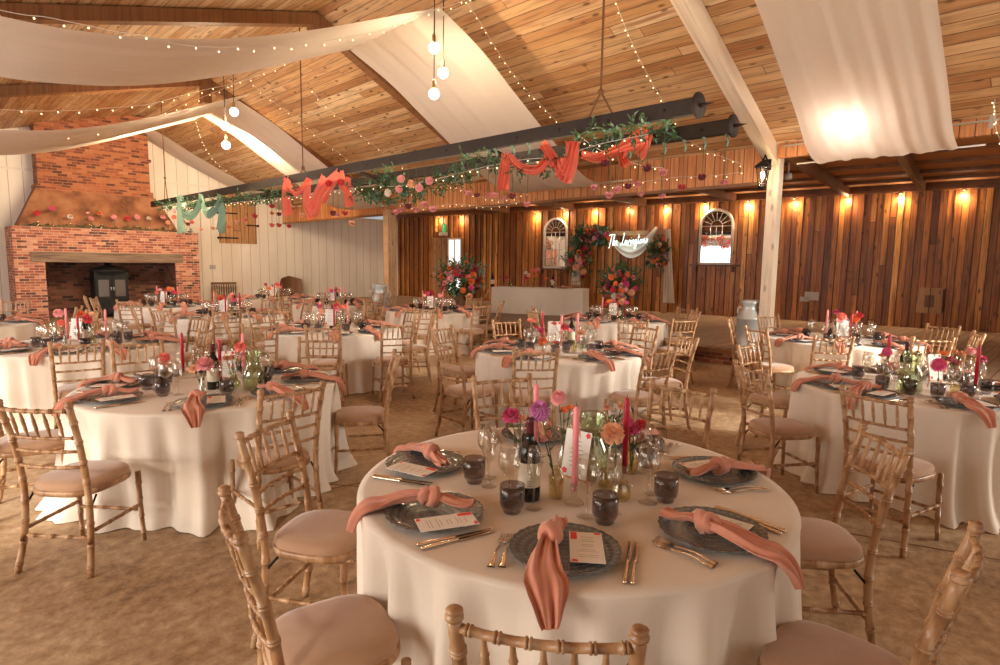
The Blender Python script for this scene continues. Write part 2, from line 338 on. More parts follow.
M['grey_ink'] = plain('grey_ink', (.34, .30, .28), .7)
M['bottle'] = plain('dark_bottle_glass', (.012, .012, .010), .07, var=.2)
M['label'] = plain('bottle_label', (.66, .56, .42), .6)
M['foil'] = plain('burgundy_foil', (.09, .012, .018), .35)
M['pink_wax'] = plain('pink_wax', (.88, .27, .28), .45)
M['red_wax'] = plain('red_wax', (.42, .008, .030), .4)
M['copper'] = plain('copper', (.80, .38, .20), .3, .8)
M['black'] = plain('black_metal', (.010, .009, .008), .6, spec=.25)
M['iron'] = plain('rusty_iron', (.014, .006, .003), .7, .1, var=.5, scale=12)
M['rope'] = plain('rope', (.17, .07, .03), .9)
M['galv'] = plain('galvanised_steel', (.56, .58, .57), .40, .4, var=.18, scale=5)
M['white_paint'] = plain('white_paint', (.72, .66, .58), .5)
M['leaf'] = plain('green_leaf', (.05, .12, .035), .6, var=.5, scale=4)
M['euca'] = plain('eucalyptus_leaf', (.16, .28, .20), .6, var=.3, scale=4)
M['stem'] = plain('stem', (.07, .12, .035), .6)
M['dark_wood'] = wood('dark_wood', 'X', 'Y', 3, 30, [(0, (.15, .07, .03)), (1, (.20, .095, .04))], .4, .6, 0)
M['lintel'] = wood('lintel', 'Z', 'X', 3, 30, [(0, (.17, .115, .08)), (1, (.22, .15, .10))], .3, .8, 0, grain=.5)
M['mirror'] = plain('mirror_glass', (.80, .78, .76), .03, 1.0)
M['cable'] = plain('black_cable', (.02, .018, .016), .6)
M['grey_plastic'] = plain('grey_plastic', (.5, .48, .44), .5)
FL = {'pink': (.86, .36, .36), 'magenta': (.72, .07, .23), 'purple': (.55, .17, .40), 'orange': (.90, .20, .03), 'peach': (.90, .46, .26), 'red': (.62, .015, .03), 'dark': (.26, .005, .02), 'coral': (.88, .20, .14), 'white': (.82, .70, .60)}
for k, v in FL.items(): M['fl_' + k] = plain(k + '_petal', v, .7, var=.15, scale=40, sheen=.2)
def emit(name, col, st):
    m = bpy.data.materials.new(name); m.use_nodes = True; nt = m.node_tree; nt.nodes.remove(nt.nodes['Principled BSDF'])
    e = N(nt, 'ShaderNodeEmission'); e.inputs[0].default_value = (*col, 1); e.inputs[1].default_value = st
    nt.links.new(e.outputs[0], nt.nodes['Material Output'].inputs[0]); return m
M['bulb_glow'] = emit('bulb_glow', (1, .86, .62), 9)
M['fairy_glow'] = emit('fairy_glow', (1, .76, .42), 5)
M['spot_glow'] = emit('spot_glow', (1, .68, .34), 8)
M['neon_glow'] = emit('neon_glow', (.80, 1, .93), 2.2)
M['day_glow'] = emit('daylit_glass', (1, .94, .86), 1.3)
M['exit_green'] = emit('exit_green', (.03, .55, .16), 1.0)

# ---------------------------------------------------------------- room constants
AE = 10.16          # eave line (posts) across the barn
AR, ZR = 5.45, 6.00 # ridge
SR, SL = .50, .26   # slopes
BG = 21.5          # fireplace gable
AL, BB = -5.0, -5.0 # unseen side and rear walls
def roof_z(a): return ZR - SR * (a - AR) if a > AR else ZR - SL * (AR - a)
WC = cw(-4.40, 26.0); W1 = cw(11.4, 13.7); WT = (WC - W1).normalized(); WN = Vector((-WT.y, WT.x, 0))   # WN looks into the barn
W0 = W1 - WT * 7.5; WL = (WC - W0).length
def on_wall(x, y, off=0.0):      # point on the boarded wall: distance along it, height
    p = on_plane(x, y, W0 + WN * off, WN); return (p - W0).dot(WT), p.z
def wall_pt(s, z, off=0.0): return W0 + WT * s + WN * off + Vector((0, 0, z))
WRZ = atan2(WT.y, WT.x)
# ---------------------------------------------------------------- setting
def structure(mb, name, mat, **k): return mb.obj(name, mat, kind='structure', **k)
m = MB(); m.add([(AL,BB,0),(20.5,BB,0),(20.5,23,0),(AL,23,0),(AL,BB,-.1),(20.5,BB,-.1),(20.5,23,-.1),(AL,23,-.1)], [(0,1,2,3),(7,6,5,4),(0,4,5,1),(1,5,6,2),(2,6,7,3),(3,7,4,0)])
structure(m, 'floor', M['floor'])
m = MB()   # saw cuts in the screed
for p, q in ((cw(-2.6, 3.6), cw(2.4, 6.6)), (cw(-1.9, 4.6), cw(1.0, 4.05)), (cw(-1.0, 5.3), cw(3.2, 3.3))):
    m.beam(Vector(p) + Vector((0,0,.001)), Vector(q) + Vector((0,0,.001)), .012, .002)
structure(m, 'trim_1', M['dark_wood'])
m = MB()   # roof: two slopes
t = .06
m.add([(AR,BB,ZR),(AE+.25,BB,roof_z(AE+.25)),(AE+.25,BG+.2,roof_z(AE+.25)),(AR,BG+.2,ZR),(AR,BB,ZR+t),(AE+.25,BB,roof_z(AE+.25)+t),(AE+.25,BG+.2,roof_z(AE+.25)+t),(AR,BG+.2,ZR+t)], [(0,1,2,3),(7,6,5,4),(0,4,5,1),(1,5,6,2),(2,6,7,3)])
m.add([(AL,BB,roof_z(AL)),(AR,BB,ZR),(AR,BG+.2,ZR),(AL,BG+.2,roof_z(AL)),(AL,BB,roof_z(AL)+t),(AR,BB,ZR+t),(AR,BG+.2,ZR+t),(AL,BG+.2,roof_z(AL)+t)], [(0,1,2,3),(7,6,5,4),(0,4,5,1),(2,6,7,3),(3,7,4,0)])
structure(m, 'ceiling', M['roof_boards'])
# gable wall (fireplace end): one slab following the roof
def gable(y0, y1, name, mat, a1):
    pts = [(AL, 0), (a1, 0), (a1, 3.45), (AE + .2, 3.5), (AE + .2, roof_z(AE + .2)), (AR, ZR), (AL, roof_z(AL))]
    v = [(a, y0, z) for a, z in pts] + [(a, y1, z) for a, z in pts]; n = len(pts)
    m = MB(); m.add(v, [tuple(range(n)), tuple(range(2*n-1, n-1, -1))] + [(i, (i+1)%n, (i+1)%n+n, i+n) for i in range(n)]); return structure(m, name, mat)
gable(BG, BG + .15, 'wall_far', M['painted'], WC.x)
m = MB(); zb = on_y(180, 184, BG).z; m.box((AL, BG-.035, zb-.03), (on_y(36, 170, BG).x, BG, zb+.03)); m.box((on_y(150, 184, BG).x, BG-.035, zb-.03), (on_y(246, 189, BG).x, BG, zb+.03)); structure(m, 'trim_2', M['white_paint'])
# unseen rear and side walls with openings added to let daylight in
def pierced(p, q, h, doors, name, mat):
    p = Vector(p); q = Vector(q); d = (q - p).normalized(); L = (q - p).length; m = MB(); s = 0
    n = Vector((-d.y, d.x, 0)) * .1
    def slab(a, b, z0, z1):
        A = p + d * a; B = p + d * b
        m.add([A+Vector((0,0,z0)), B+Vector((0,0,z0)), B+n+Vector((0,0,z0)), A+n+Vector((0,0,z0)), A+Vector((0,0,z1)), B+Vector((0,0,z1)), B+n+Vector((0,0,z1)), A+n+Vector((0,0,z1))], [(0,3,2,1),(4,5,6,7),(0,1,5,4),(1,2,6,5),(2,3,7,6),(3,0,4,7)])
    for a, b, z0, z1 in doors:
        slab(s, a, 0, h)
        if z0 > 0: slab(a, b, 0, z0)
        slab(a, b, z1, h); s = b
    slab(s, L, 0, h); return structure(m, name, mat)
pierced((AL, BB, 0), (AL, BG, 0), 3.2, [(6.3, 11.7, 0, 3.0), (14.4, 18.8, .5, 3.0)], 'wall_left', M['painted'])
pierced((19.5, BB, 0), (AL, BB, 0), 5.9, [(8.5, 12.0, .9, 3.2), (14.5, 22.5, 0, 3.6)], 'wall_rear', M['painted'])
# boarded stage wall: overlapping waney boards, local X along it
m = MB(); s = 0.0; rr = random.Random(3)
while s < WL:
    w = .28
    m.box((s, -.03, 0), (s + w, 0, 3.9)); m.box((s - .033, 0.0, 0), (s + .098 + rr.random() * .012, .034, 3.9)); s += w
wallo = structure(m, 'wall_right', M['wall_boards'])
WM = Matrix.Translation(W0) @ Matrix((WT, WN, Vector((0, 0, 1)))).transposed().to_4x4(); wallo.matrix_world = WM
# lean-to ceiling, purlins, rafters
def polyslab(pts, z0, z1):
    n = len(pts); m = MB(); v = [(p[0], p[1], z0) for p in pts] + [(p[0], p[1], z1) for p in pts]
    return m.add(v, [tuple(range(n-1,-1,-1)), tuple(range(n, 2*n))] + [(i, (i+1)%n, (i+1)%n+n, i+n) for i in range(n)])
structure(polyslab([(AE, BB), (W0.x, W0.y), (WC.x, WC.y), (AE, BG)], 3.74, 3.80), 'ceiling_lean_to', M['soffit'])
k = 0
for off in (.06, 1.25, 2.5, 3.8, 5.1, 6.4):
    q = wall_pt(0, 3.70, off); p = wall_pt(WL, 3.70, off)
    def clip(p, q):          # keep the part beyond the eave beam
        if p.x < AE + .05 and q.x > AE + .05: f = (AE + .05 - p.x) / (q.x - p.x); p = p.lerp(q, f)
        if p.y > BG - .02: p = p.lerp(q, (p.y - BG + .02) / (p.y - q.y))
        return p, q
    p, q = clip(p, q); m = MB().beam(p, q, .06 if off > .1 else .10, .07 if off > .1 else .16); k += 1
    structure(m, 'trim_%d' % (10 + k), M['oak_dark'])
def lean_rafter(b, i, mat='oak_dark'):
    p = Vector((AE, b, 3.60)); dist = (p - W0).dot(WN); q = p - WN * (dist - .28); q.z = 3.62
    structure(MB().beam(p, q, .12, .20), 'trim_%d' % i, M[mat])
for i, b in enumerate((3.9, 9.4, 14.7, 2.33, 6.7, 12.0)): lean_rafter(b, 20 + i)
# stage
st = structure(polyslab([(10.10, BB), (W0.x, W0.y), (WC.x, WC.y), (10.10, BG)], .22, .27), 'floor_stage', M['deck'])
structure(MB().box((10.13, BB, 0), (10.25, BG, .22)), 'wall_stage_front', M['brick'])
structure(MB().box((10.06, BB, .205), (10.13, BG, .275)), 'trim_30', M['oak_dark'])
# eave: posts, fascia, beam
m = MB().box((AE + .03, 3.86, .27), (AE + .22, 4.04, 3.62)); structure(m, 'trim_31', M['pale_beam'])
m = MB().box((AE - .16, 14.58, .27), (AE + .12, 14.82, 3.2)); structure(m, 'trim_32', M['beam_wood'])
structure(MB().box((AE - .03, 4.10, 3.10), (AE + .03, BG, roof_z(AE) + .02)), 'wall_fascia', M['fascia_boards'])
structure(MB().box((AE - .045, 4.10, 3.05), (AE + .045, BG, 3.10)), 'trim_33', M['oak_dark'])
structure(MB().box((AE - .06, BB, 3.45), (AE + .06, 3.86, roof_z(AE) + .02)), 'trim_34', M['fascia_boards'])
m = MB(); m.tube([(AE - .078, -3.0, 3.62), (AE - .078, 3.8, 3.62)], .014, 8)
for b in (3.0, 2.1, 1.2, .4): m.box((AE - .088, b - .02, 3.52), (AE - .061, b + .02, 3.78))
structure(m, 'trim_36', M['grey_plastic'])  # conduit pipe and its clips along the eave
structure(MB().box((AE + .035, BB, 3.62), (AE + .30, BG, 3.90)), 'trim_35', M['oak_dark'])  # added to close the roof gap and block leaking sun
# trusses
def truss(b, i, mat, w=.20, d=.19):
    m = MB(); e = .02
    for (a0, a1) in ((AR, AE + .12), (AR, AL + .1)):
        p = Vector((a0, b, roof_z(a0) - d/2 - e)); q = Vector((a1, b, roof_z(a1) - d/2 - e)); m.beam(p, q, w, d)
    m.box((AR - .10, b - w/2 - .012, roof_z(AR) - .62), (AR + .10, b + w/2 + .012, roof_z(AR) - .04))
    structure(m, 'trim_%d' % i, M[mat])
truss(-2.0, 40, 'oak_dark'); truss(3.98, 41, 'pale_beam', d=.25); truss(10.1, 42, 'oak_dark'); truss(15.4, 43, 'oak_dark')

# ================================================================ tables
TABLES = {  # centre in viewer axes (right, forward) and how one would name it
 'T1': ((.32, 2.58), 'the big front table'), 'T2': ((.66, 6.65), 'the middle table behind the front'),
 'TL': ((-2.22, 4.55), 'the left table with red candles'), 'T9': ((3.42, 4.82), 'the right table with the green jug'),
 'T6': ((-4.65, 6.65), 'the table at the left edge'), 'T3': ((-2.35, 8.45), 'the second table down the left'),
 'T62': ((1.99, 10.49), 'the table before the stage bouquet'), 'T82': ((4.55, 7.95), 'the table by the pale post churn'),
 'T33': ((-3.75, 13.6), 'the table beside the far churn'), 'TB': ((-5.75, 15.3), 'the far table under the barrel chair'),
 'T15': ((-6.95, 12.5), 'the table before the wood stove'), 'T43': ((-1.35, 11.97), 'the table under the far door bouquet'),
 'T22': ((-4.75, 10.4), 'the table below the wall hatch'), 'TF': ((-7.75, 8.6), 'the table beside the brick pier')}
RT, HT = .915, .76
def cloth_mesh(seed, mod=1.0, corners=4, n=200, rows=22):
    r = random.Random(seed); ph = [r.random() * 6.28 for _ in range(6)]; a0 = r.random() * 6.28
    fr = [r.choice((10, 11, 13)), r.choice((19, 21, 23)), r.choice((31, 34, 37))]; am = [.034 * mod, .040 * mod, .020 * mod]
    def f(u, v):
        an = u * 2 * pi
        if v < .28:                                        # flat top and rolled edge
            t = v / .28; rr = RT * min(1, t * 1.0); return (rr * cos(an), rr * sin(an), HT)
        if v < .36:
            t = (v - .28) / .08 * pi / 2; rr = RT + .012 * sin(t); z = HT - .012 * (1 - cos(t)); return (rr * cos(an), rr * sin(an), z)
        t = (v - .36) / .64; w = (t ** .6) * (1 - .25 * t)
        c = max(0, cos((an - a0) * corners / 2)) ** 8 + max(0, -cos((an - a0) * corners / 2)) ** 8   # cloth corners stand out
        fold = sum(am[k] * sin(fr[k] * an + ph[k] + .5 * sin(2 * an + ph[k+3])) * w for k in range(3)) + .012 * sin(31 * an + ph[1]) * t * t
        fold += .03 * sin(5 * an + ph[2] + 2 * t) * t * t
        rr = RT + .010 + min(fold, .06 + .10 * t * t) * (1 + .8 * c) - .045 * w + (.09 * c * t ** 2) * mod + .05 * t ** 9
        z = HT - .012 - t * (HT - .018)
        return (rr * cos(an), rr * sin(an), z)
    m = MB(); m.grid(f, n, rows, closed=True); return m
CL = [cloth_mesh(11, 1.3), cloth_mesh(5, 1.35), cloth_mesh(23, 1.0), cloth_mesh(31, 1.1)]
CM = [c.mesh('round_tablecloth', M['cloth']) for c in CL]
TLABEL = {'T1': 'cream floor-length cloth of the big round front table nearest the camera'}
for i, (k, (c, nm)) in enumerate(TABLES.items()):
    o = bpy.data.objects.new('round_tablecloth', CM[{'T1': 0, 'TL': 1, 'T9': 2}.get(k, (i * 3) % 4)]); COL.objects.link(o)
    o.location = cw(*c); o.rotation_euler = (0, 0, {'T1': 2.0, 'TL': 4.4}.get(k, i * 1.7))
    tag(o, TLABEL.get(k, 'cream floor-length round cloth of ' + nm), 'tablecloth', 'round tables under cream cloths')

# ================================================================ chairs
def ringed(p, q, r, step=.10, bend=None, first=.05, rg=1.22):
    """a bamboo-turned stick: doubled rings every step; returns points and radii"""
    p = Vector(p); q = Vector(q); L = (q - p).length; pts = [0.0]; rad = [r]; d = first
    while d < L - .02:
        for o, k in ((-.0085, 1), (-.0075, rg), (-.0025, rg), (-.0012, .93), (.0012, .93), (.0025, rg), (.0075, rg), (.0085, 1)): pts.append(d + o); rad.append(r * k)
        d += step
    pts.append(L); rad.append(r)
    return [p.lerp(q, t / L) for t in pts], rad
def bent(path, r, step, first=.05, rg=1.2):
    """the same along a bent path given as points"""
    pts = [Vector(p) for p in path]; seg = [(pts[i+1] - pts[i]).length for i in range(len(pts) - 1)]; L = sum(seg)
    def at(d):
        for i, s in enumerate(seg):
            if d <= s or i == len(seg) - 1: return pts[i].lerp(pts[i+1], min(1, d / s))
            d -= s
    ds = [0.0]; rs = [r]; d = first
    while d < L - .015:
        for o, k in ((-.0085, 1), (-.0075, rg), (-.0025, rg), (-.0012, .93), (.0012, .93), (.0025, rg), (.0075, rg), (.0085, 1)): ds.append(d + o); rs.append(r * k)
        d += step
    ds.append(L); rs.append(r)
    extra = []; acc = 0
    for s in seg[:-1]: acc += s; extra.append(acc)
    allp = sorted(list(zip(ds, rs)) + [(e, r) for e in extra]); return [at(a) for a, _ in allp], [b for _, b in allp]
def bezier_path(pts, n=10):
    P = [Vector(p) for p in pts]; out = []
    for i in range(len(P) - 1):
        p0 = P[max(i-1, 0)]; p1 = P[i]; p2 = P[i+1]; p3 = P[min(i+2, len(P)-1)]
        for k in range(n):
            t = k / n; out.append(.5 * ((2*p1) + (p2-p0)*t + (2*p0-5*p1+4*p2-p3)*t*t + (3*p1-p0-3*p2+p3)*t**3))
    out.append(P[-1]); return out
def chair_pieces():
    out = []
    def sup(t, h, e=3.2, wf=.205, wb=.185, d=.205):
        c, s = cos(t), sin(t); x = abs(c) ** (2/e) * (1 if c > 0 else -1); y = abs(s) ** (2/e) * (1 if s > 0 else -1)
        w = wb + (wf - wb) * (y + 1) / 2; return (x * w, y * d, h)
    sp = lambda u, h, k: tuple(c * (k if i < 2 else 1) for i, c in enumerate(sup(u * 2 * pi, h)))
    f = MB(); rows = [(.90, .425), (1.0, .425), (1.03, .435), (1.03, .452), (1.0, .458), (.9, .458)]
    f.grid(lambda u, v: sp(u, rows[round(v * 5)][1], rows[round(v * 5)][0]), 28, 5, closed=True); out.append(('seat_frame', f, 'chair'))
    c = MB(); rows2 = [(.2, .428), (.93, .43), (.985, .458), (1.0, .475), (.985, .488), (.93, .500), (.78, .508), (.5, .513), (.2, .515), (.0, .515)]
    c.grid(lambda u, v: sp(u, rows2[round(v * 9)][1], rows2[round(v * 9)][0]), 28, 9, closed=True); out.append(('seat', c, 'cushion'))
    for sx in (-1, 1):
        a = MB(); pts, rad = bent([(sx*.195, .190, .44), (sx*.197, .192, .25), (sx*.203, .205, 0)], .0165, .105, .07); rad = [r * (1 - .25 * i / len(rad)) for i, r in enumerate(rad)]
        a.tube(pts, rad, 9); out.append(('leg', a, 'chair'))
        a = MB(); path = bezier_path([(sx*.212, -.245, 0), (sx*.194, -.200, .22), (sx*.186, -.190, .45), (sx*.188, -.222, .70), (sx*.196, -.288, .955)], 5)
        pts, rad = bent(path, .0172, .118, .05); a.tube(pts, rad, 10)
        e = Vector((sx*.196, -.288, .955)); a.lathe([(.017, -.006), (.0215, 0), (.0215, .006), (.017, .009), (.0195, .015), (.020, .020), (.013, .025), (0, .026)], 10, e)
        out.append(('back_post', a, 'chair'))
    def byz(z):    # back line of the posts
        for (z0, y0, x0), (z1, y1, x1) in zip(((.45, -.19, .186), (.70, -.222, .188)), ((.70, -.222, .188), (.955, -.288, .196))):
            if z <= z1 or z1 > .9: t = (z - z0) / (z1 - z0); return y0 + (y1 - y0) * t, x0 + (x1 - x0) * t
    rails = (.930, .775, .695, .605)
    for z in rails:
        y, x = byz(z); a = MB(); path = [(x * t, y - .030 * (1 - t * t), z) for t in (-1, -.66, -.33, 0, .33, .66, 1)]
        pts, rad = bent(path, .0112 if z > .9 else .0090, .067, .033, 1.28); a.tube(pts, rad, 7); out.append(('back_rail', a, 'chair'))
    y1, x1 = byz(.775); y2, x2 = byz(.930)
    for k in range(5):
        t = (k - 2) / 3.0; p = (x1 * t, y1 - .030 * (1 - t*t), .775); q = (x2 * t, y2 - .030 * (1 - t*t), .930); p = Vector(p); q = Vector(q)
        a = MB(); prof = ((0, .006), (.14, .0068), (.30, .0090), (.33, .0118), (.36, .0092), (.5, .0102), (.62, .0092), (.65, .0118), (.68, .0090), (.86, .0068), (1, .006))
        a.tube([p.lerp(q, s) for s, _ in prof], [r for _, r in prof], 7); out.append(('spindle', a, 'chair'))
    for (p, q) in (((-.199, .198, .235), (-.195, -.198, .235)), ((.199, .198, .235), (.195, -.198, .235)), ((-.198, .195, .20), (.198, .195, .20)), ((-.194, -.20, .20), (.194, -.20, .20))):
        a = MB(); pts, rad = ringed(p, q, .0105, .10, first=.06); a.tube(pts, rad, 7); out.append(('stretcher', a, 'chair'))
    for sx in (-1, 1):
        a = MB(); a.tube([(sx*.190, -.185, .36), (sx*.185, -.13, .424)], .006, 5); out.append(('corner_brace', a, 'black'))
    return out
CP = chair_pieces()
def make_chair(full=True):
    root = empty('spindle_back_chair')
    if full:
        for nm, mb, mt in CP: part(mb, nm, M[mt], root)
    else:
        fr = MB()
        for nm, mb, mt in CP:
            if nm != 'seat': fr.add(mb.v, mb.f, 0); 
        part(fr, 'frame', M['chair'], root); part([c for c in CP if c[0] == 'seat'][0][1], 'seat', M['cushion'], root)
    return root
PC = make_chair(); PCF = make_chair(False)
CH = [('T1',456.5,597,642,616.5),('T1',224.4,489.7,241.3,539),('T1',266.1,435.8,311.6,414.7),('T1',848,424,897.7,454),('T1',947,517,924,568),('T1',477.9,384.2,537.9,381),('T1',651.4,382.5,712.3,390.6),
('TL',262.3,391.6,321.3,383.2),('TL',384,357,382,352),('TL',4.7,402.6,62.6,404.6),('TL',281.5,341.4,320.8,341.4),('TL',140.5,348.5,182,346),('TL',-29,376,7.2,369),
('T6',51.4,343.3,101.4,340.6),('TF',86.6,309,94.7,309),('TF',38.8,308,64,307.6),('T6',178.4,329.5,193.2,326),('T6',155.8,319.6,176.6,319.6),
('T9',840,387,914,400.4),('T9',738.5,365,762.3,366.3),('T9',761,348.7,782.6,344.6),('T82',812.3,336,856.2,337.3),('T82',914,337.3,952.4,338.5),('T82',973.6,331.3,985,335),
('T82',734.5,319.8,741.2,319),('T82',746,326.5,766.4,329.8),('T82',764.5,316.8,790,316.2),('T82',926.4,324,960,327),
('T2',646.5,351,675,348),('T2',657.4,333.8,672.5,338),('T2',605,327,634,328.4),('T2',513.7,349.5,558.3,349.5),('T2',437.9,341,452.6,344.2),('T2',452.6,329.5,473.7,326.3),('T2',502,322,534.7,324),
('T62',676.6,319,693.3,319),('T62',686.6,310.3,693.3,312),('T62',651.4,307.3,669.5,308.7),('T62',619.5,319.5,647.3,320.3),('T62',547.4,307.4,563,307.4),('T62',533,310,535,311),
('T43',475.2,305.3,489.5,304.6),('T43',494.7,302,500,302),('T3',405.6,310,421.6,310),('T43',414.4,308,438,308),('T43',454.4,298.4,466.4,298.4),('T43',396.7,299.8,411.6,299.3),('T33',378.5,297,390,295.7),
('T3',384.3,324.3,411.4,323.4),('T3',428,313,426,316),('T3',307,326,338.3,326),('T22',253.5,324.3,267,324.3),('T3',249,317,254,317),('T3',267,308,288.7,309),('T3',281.5,312.5,302.2,311.3),('T3',366.5,305,381.9,305.7),
('T22',212.7,310.6,241.2,309.7),('T22',159.4,308.8,174.4,308.2),('T22',151.3,305.2,158,305.2),('T22',251.7,300,272,300),('T15',193.7,296,208,296),
('T15',118.3,300.7,137.8,299.8),('T15',102.3,297,118,296),('T15',97,298,102,297),
('T33',323.3,299,342.8,299),('T33',359.8,293,372.2,293),('T22',304.6,303.5,310.7,303),('T22',290.5,301.7,302.2,301.7),
('T33',286.5,293.6,301.3,292.7),('TB',234.3,290,247.8,290),('TB',305.8,290,316.7,290),
('TF',6.8,300.4,23.8,300)]
def clock(v):          # v = (right, forward) from the table's centre; six o'clock is the side nearest the camera
    a = atan2(v[0], v[1]) % (2 * pi); h = int((a / (2 * pi) * 12) + .5) % 12
    return ('twelve', 'one', 'two', 'three', 'four', 'five', 'six', 'seven', 'eight', 'nine', 'ten', 'eleven')[h]
def to_view(p): return Vector(((p.x - p.y) * S2, (p.x + p.y) * S2))
seatpos = {}; CHL = []
for t, x0, y0, x1, y1 in CH:
    p = at_z(x0, y0, .965); q = at_z(x1, y1, .965); mid = (p + q) / 2; mid.z = 0
    c = cw(*TABLES[t][0]); v = c - mid; d = (q - p); d.z = 0; dl = d.length
    nrm = Vector((-d.y, d.x, 0)).normalized()
    if nrm.dot(v) < 0: nrm = -nrm
    tf = v.normalized(); err = nrm.angle(tf)
    fc = nrm if (.30 < dl < .50 and err < radians(32)) else tf
    Rm = max(v.length, 1.30) if v.length < 1.30 else v.length
    mid = c - tf * Rm
    CHL.append([t, mid, fc])
# ease apart any two that would collide
def org(e): return e[1] + e[2] * .288
for it in range(60):
    for i in range(len(CHL)):
        for j in range(i):
            a, b = org(CHL[i]), org(CHL[j]); d = a - b; L = d.length
            if L < .50:
                push = d.normalized() * ((.50 - L) * .5) if L > 1e-4 else Vector((.05, 0, 0)); CHL[i][1] += push; CHL[j][1] -= push
    for e in CHL:
        for tn, (c, _) in TABLES.items():
            o = org(e); d = o - cw(*c)
            if d.length < 1.12: e[1] += d.normalized() * (1.12 - d.length) * .6
FINISH = {}
cnt = {}
for e in CHL:
    t, mid, fc = e; o = mid + fc * .288; c = cw(*TABLES[t][0]); v = to_view(o - c); ck = clock(v)
    key = (t, ck); cnt[key] = cnt.get(key, 0) + 1; nm = TABLES[t][1]
    side = ('spindle-back chair at the %s o\'clock place of %s', 'spindle-back chair beside the %s o\'clock chair of %s', 'spindle-back chair third around %s o\'clock of %s')[min(2, cnt[key] - 1)] % (ck, nm)
    near = to_view(o).y < 8.6
    ch = spawn(PC if near else PCF, (o.x, o.y, 0), atan2(fc.y, fc.x) - pi / 2, side, 'chair', 'limewashed spindle-back chairs')
    e.append(v)

# ================================================================ place settings (local: +Y toward the table centre, origin on the cloth under the plate)
ZT = HT + .002
def plate_mb():
    m = MB(); rip = lambda an, j: 1 + (.012 * sin(28 * an) if 4 <= j <= 8 else 0)
    m.lathe([(.0001, .006), (.085, .006), (.10, .008), (.135, .013), (.165, .019), (.182, .023), (.186, .025), (.182, .019), (.16, .012), (.10, .002), (.06, 0), (.0001, 0)], 112, ripple=rip); return m
def napkin_piece(path, width, pleats, amp, thick=.012, n=26, spread=None):
    P = bezier_path(path, 7); nv = len(P) - 1
    def f(u, v):
        i = min(nv, round(v * nv)); p = P[i]; q = P[min(i + 1, nv)]; o = P[max(i - 1, 0)]; d = (q - o).normalized()
        sd = d.cross(Vector((0, 0, 1)))
        if sd.length < .3: sd = Vector((1, 0, 0))
        sd.normalize(); up = sd.cross(d).normalized()
        w = width(v); a = amp(v); t = (u * 2) if u <= .5 else (2 - u * 2); top = u <= .5
        x = (t - .5) * w; h = a * (.5 + .5 * sin(t * pi * pleats + v * 5)) + a * .4 * sin(t * pi * (pleats + 2.6) + v * 3); edge = sin(t * pi) ** .4
        off = (h + thick * .5 * edge) if top else (h - thick * .6 * edge)
        return tuple(p + sd * x + up * off)
    m = MB(); m.grid(f, n * 2, nv, closed=True); return m
def napkin_obj():
    root = empty('knotted_napkin')
    m = napkin_piece([(-.012, .015, .045), (-.022, -.05, .044), (-.032, -.12, .036), (-.035, -.185, .020), (-.028, -.242, .010), (-.024, -.278, -.030), (-.020, -.302, -.085)],
                     lambda v: .036 + .118 * min(1, v * 1.35) ** .9 * (1 - max(0, v - .62) * 2.25), 5, lambda v: .012 + .004 * sin(v * 9), n=22)
    part(m, 'napkin_tail', M['napkin'], root)
    m = napkin_piece([(-.010, .02, .045), (.0, .055, .048), (.012, .10, .038), (.022, .145, .034), (.028, .17, .036)], lambda v: .036 + .05 * v * (1 - max(0, v - .7) * 2.6), 3, lambda v: .010, n=14)
    part(m, 'napkin_end', M['napkin'], root)
    m = MB()
    def band(c, R, r, tilt, yaw, fl=1.0):
        Mx = Matrix.Translation(c) @ Matrix.Rotation(yaw, 4, 'Z') @ Matrix.Rotation(tilt, 4, 'X')
        def f(u, v):
            a = u * 2 * pi; b = v * 2 * pi; k = r * (1 + .16 * sin(3 * b + a * 2)); return ((R + k * cos(b)) * cos(a), (R + k * cos(b)) * sin(a) * fl, k * 1.5 * sin(b))
        m.grid(f, 24, 10, closed=True, M=Mx)
    band((-.012, .012, .052), .026, .017, 1.35, .35); band((-.016, -.016, .056), .022, .016, 1.0, -.7); m.ball((-.012, 0, .052), .030, 14, 9, sz=.8)
    part(m, 'napkin_knot', M['napkin'], root); return root
def card_obj():
    root = MB(); root.box((0, 0, 0), (.112, .215, .0016))
    o = root.obj('menu_card', M['paper'])
    m = MB(); z = .0019
    m.box((.004, .158, z - .0004), (.026, .212, z)); kid(m.obj('red_block', M['red_ink']), o)
    for c in ((.096, .206, .015), (.014, .009, .014)):
        m = MB(); m.add([(c[0] + c[2] * cos(k * pi / 5) * (1 if k % 2 else .75) * (1 if c[0] > .05 or cos(k * pi / 5) > -.8 else .8), c[1] + min(.006, c[2] * .55 * sin(k * pi / 5)) if c[1] > .15 else c[1] + max(-.006, c[2] * .7 * sin(k * pi / 5)), z) for k in range(10)], [tuple(range(10))]); kid(m.obj('red_flower_print', M['red_ink']), o)
    m = MB(); rr = random.Random(4)
    for y in (.176, .156, .144, .120, .108, .084, .072, .048, .036):
        w = .018 + .018 * rr.random(); m.box((.060 - w, y, z - .0003), (.060 + w, y + .0022, z))
    kid(m.obj('menu_lettering', M['grey_ink']), o); return o
def tumbler_mb():
    m = MB(); n = 30; rip = lambda an, j: 1 + .014 * cos(30 * an)
    pr = [(.030, 0), (.034, .004), (.034, .014), (.043, .024), (.0475, .040), (.0485, .075), (.0475, .112), (.0455, .112), (.0462, .075), (.0448, .042), (.040, .028), (.028, .022), (0.0001, .020)]
    m.lathe([(.0001, 0)] + pr, n * 2, ripple=lambda an, j: 1 + (.012 * cos(30 * an) if 3 <= j <= 7 else 0)); return m
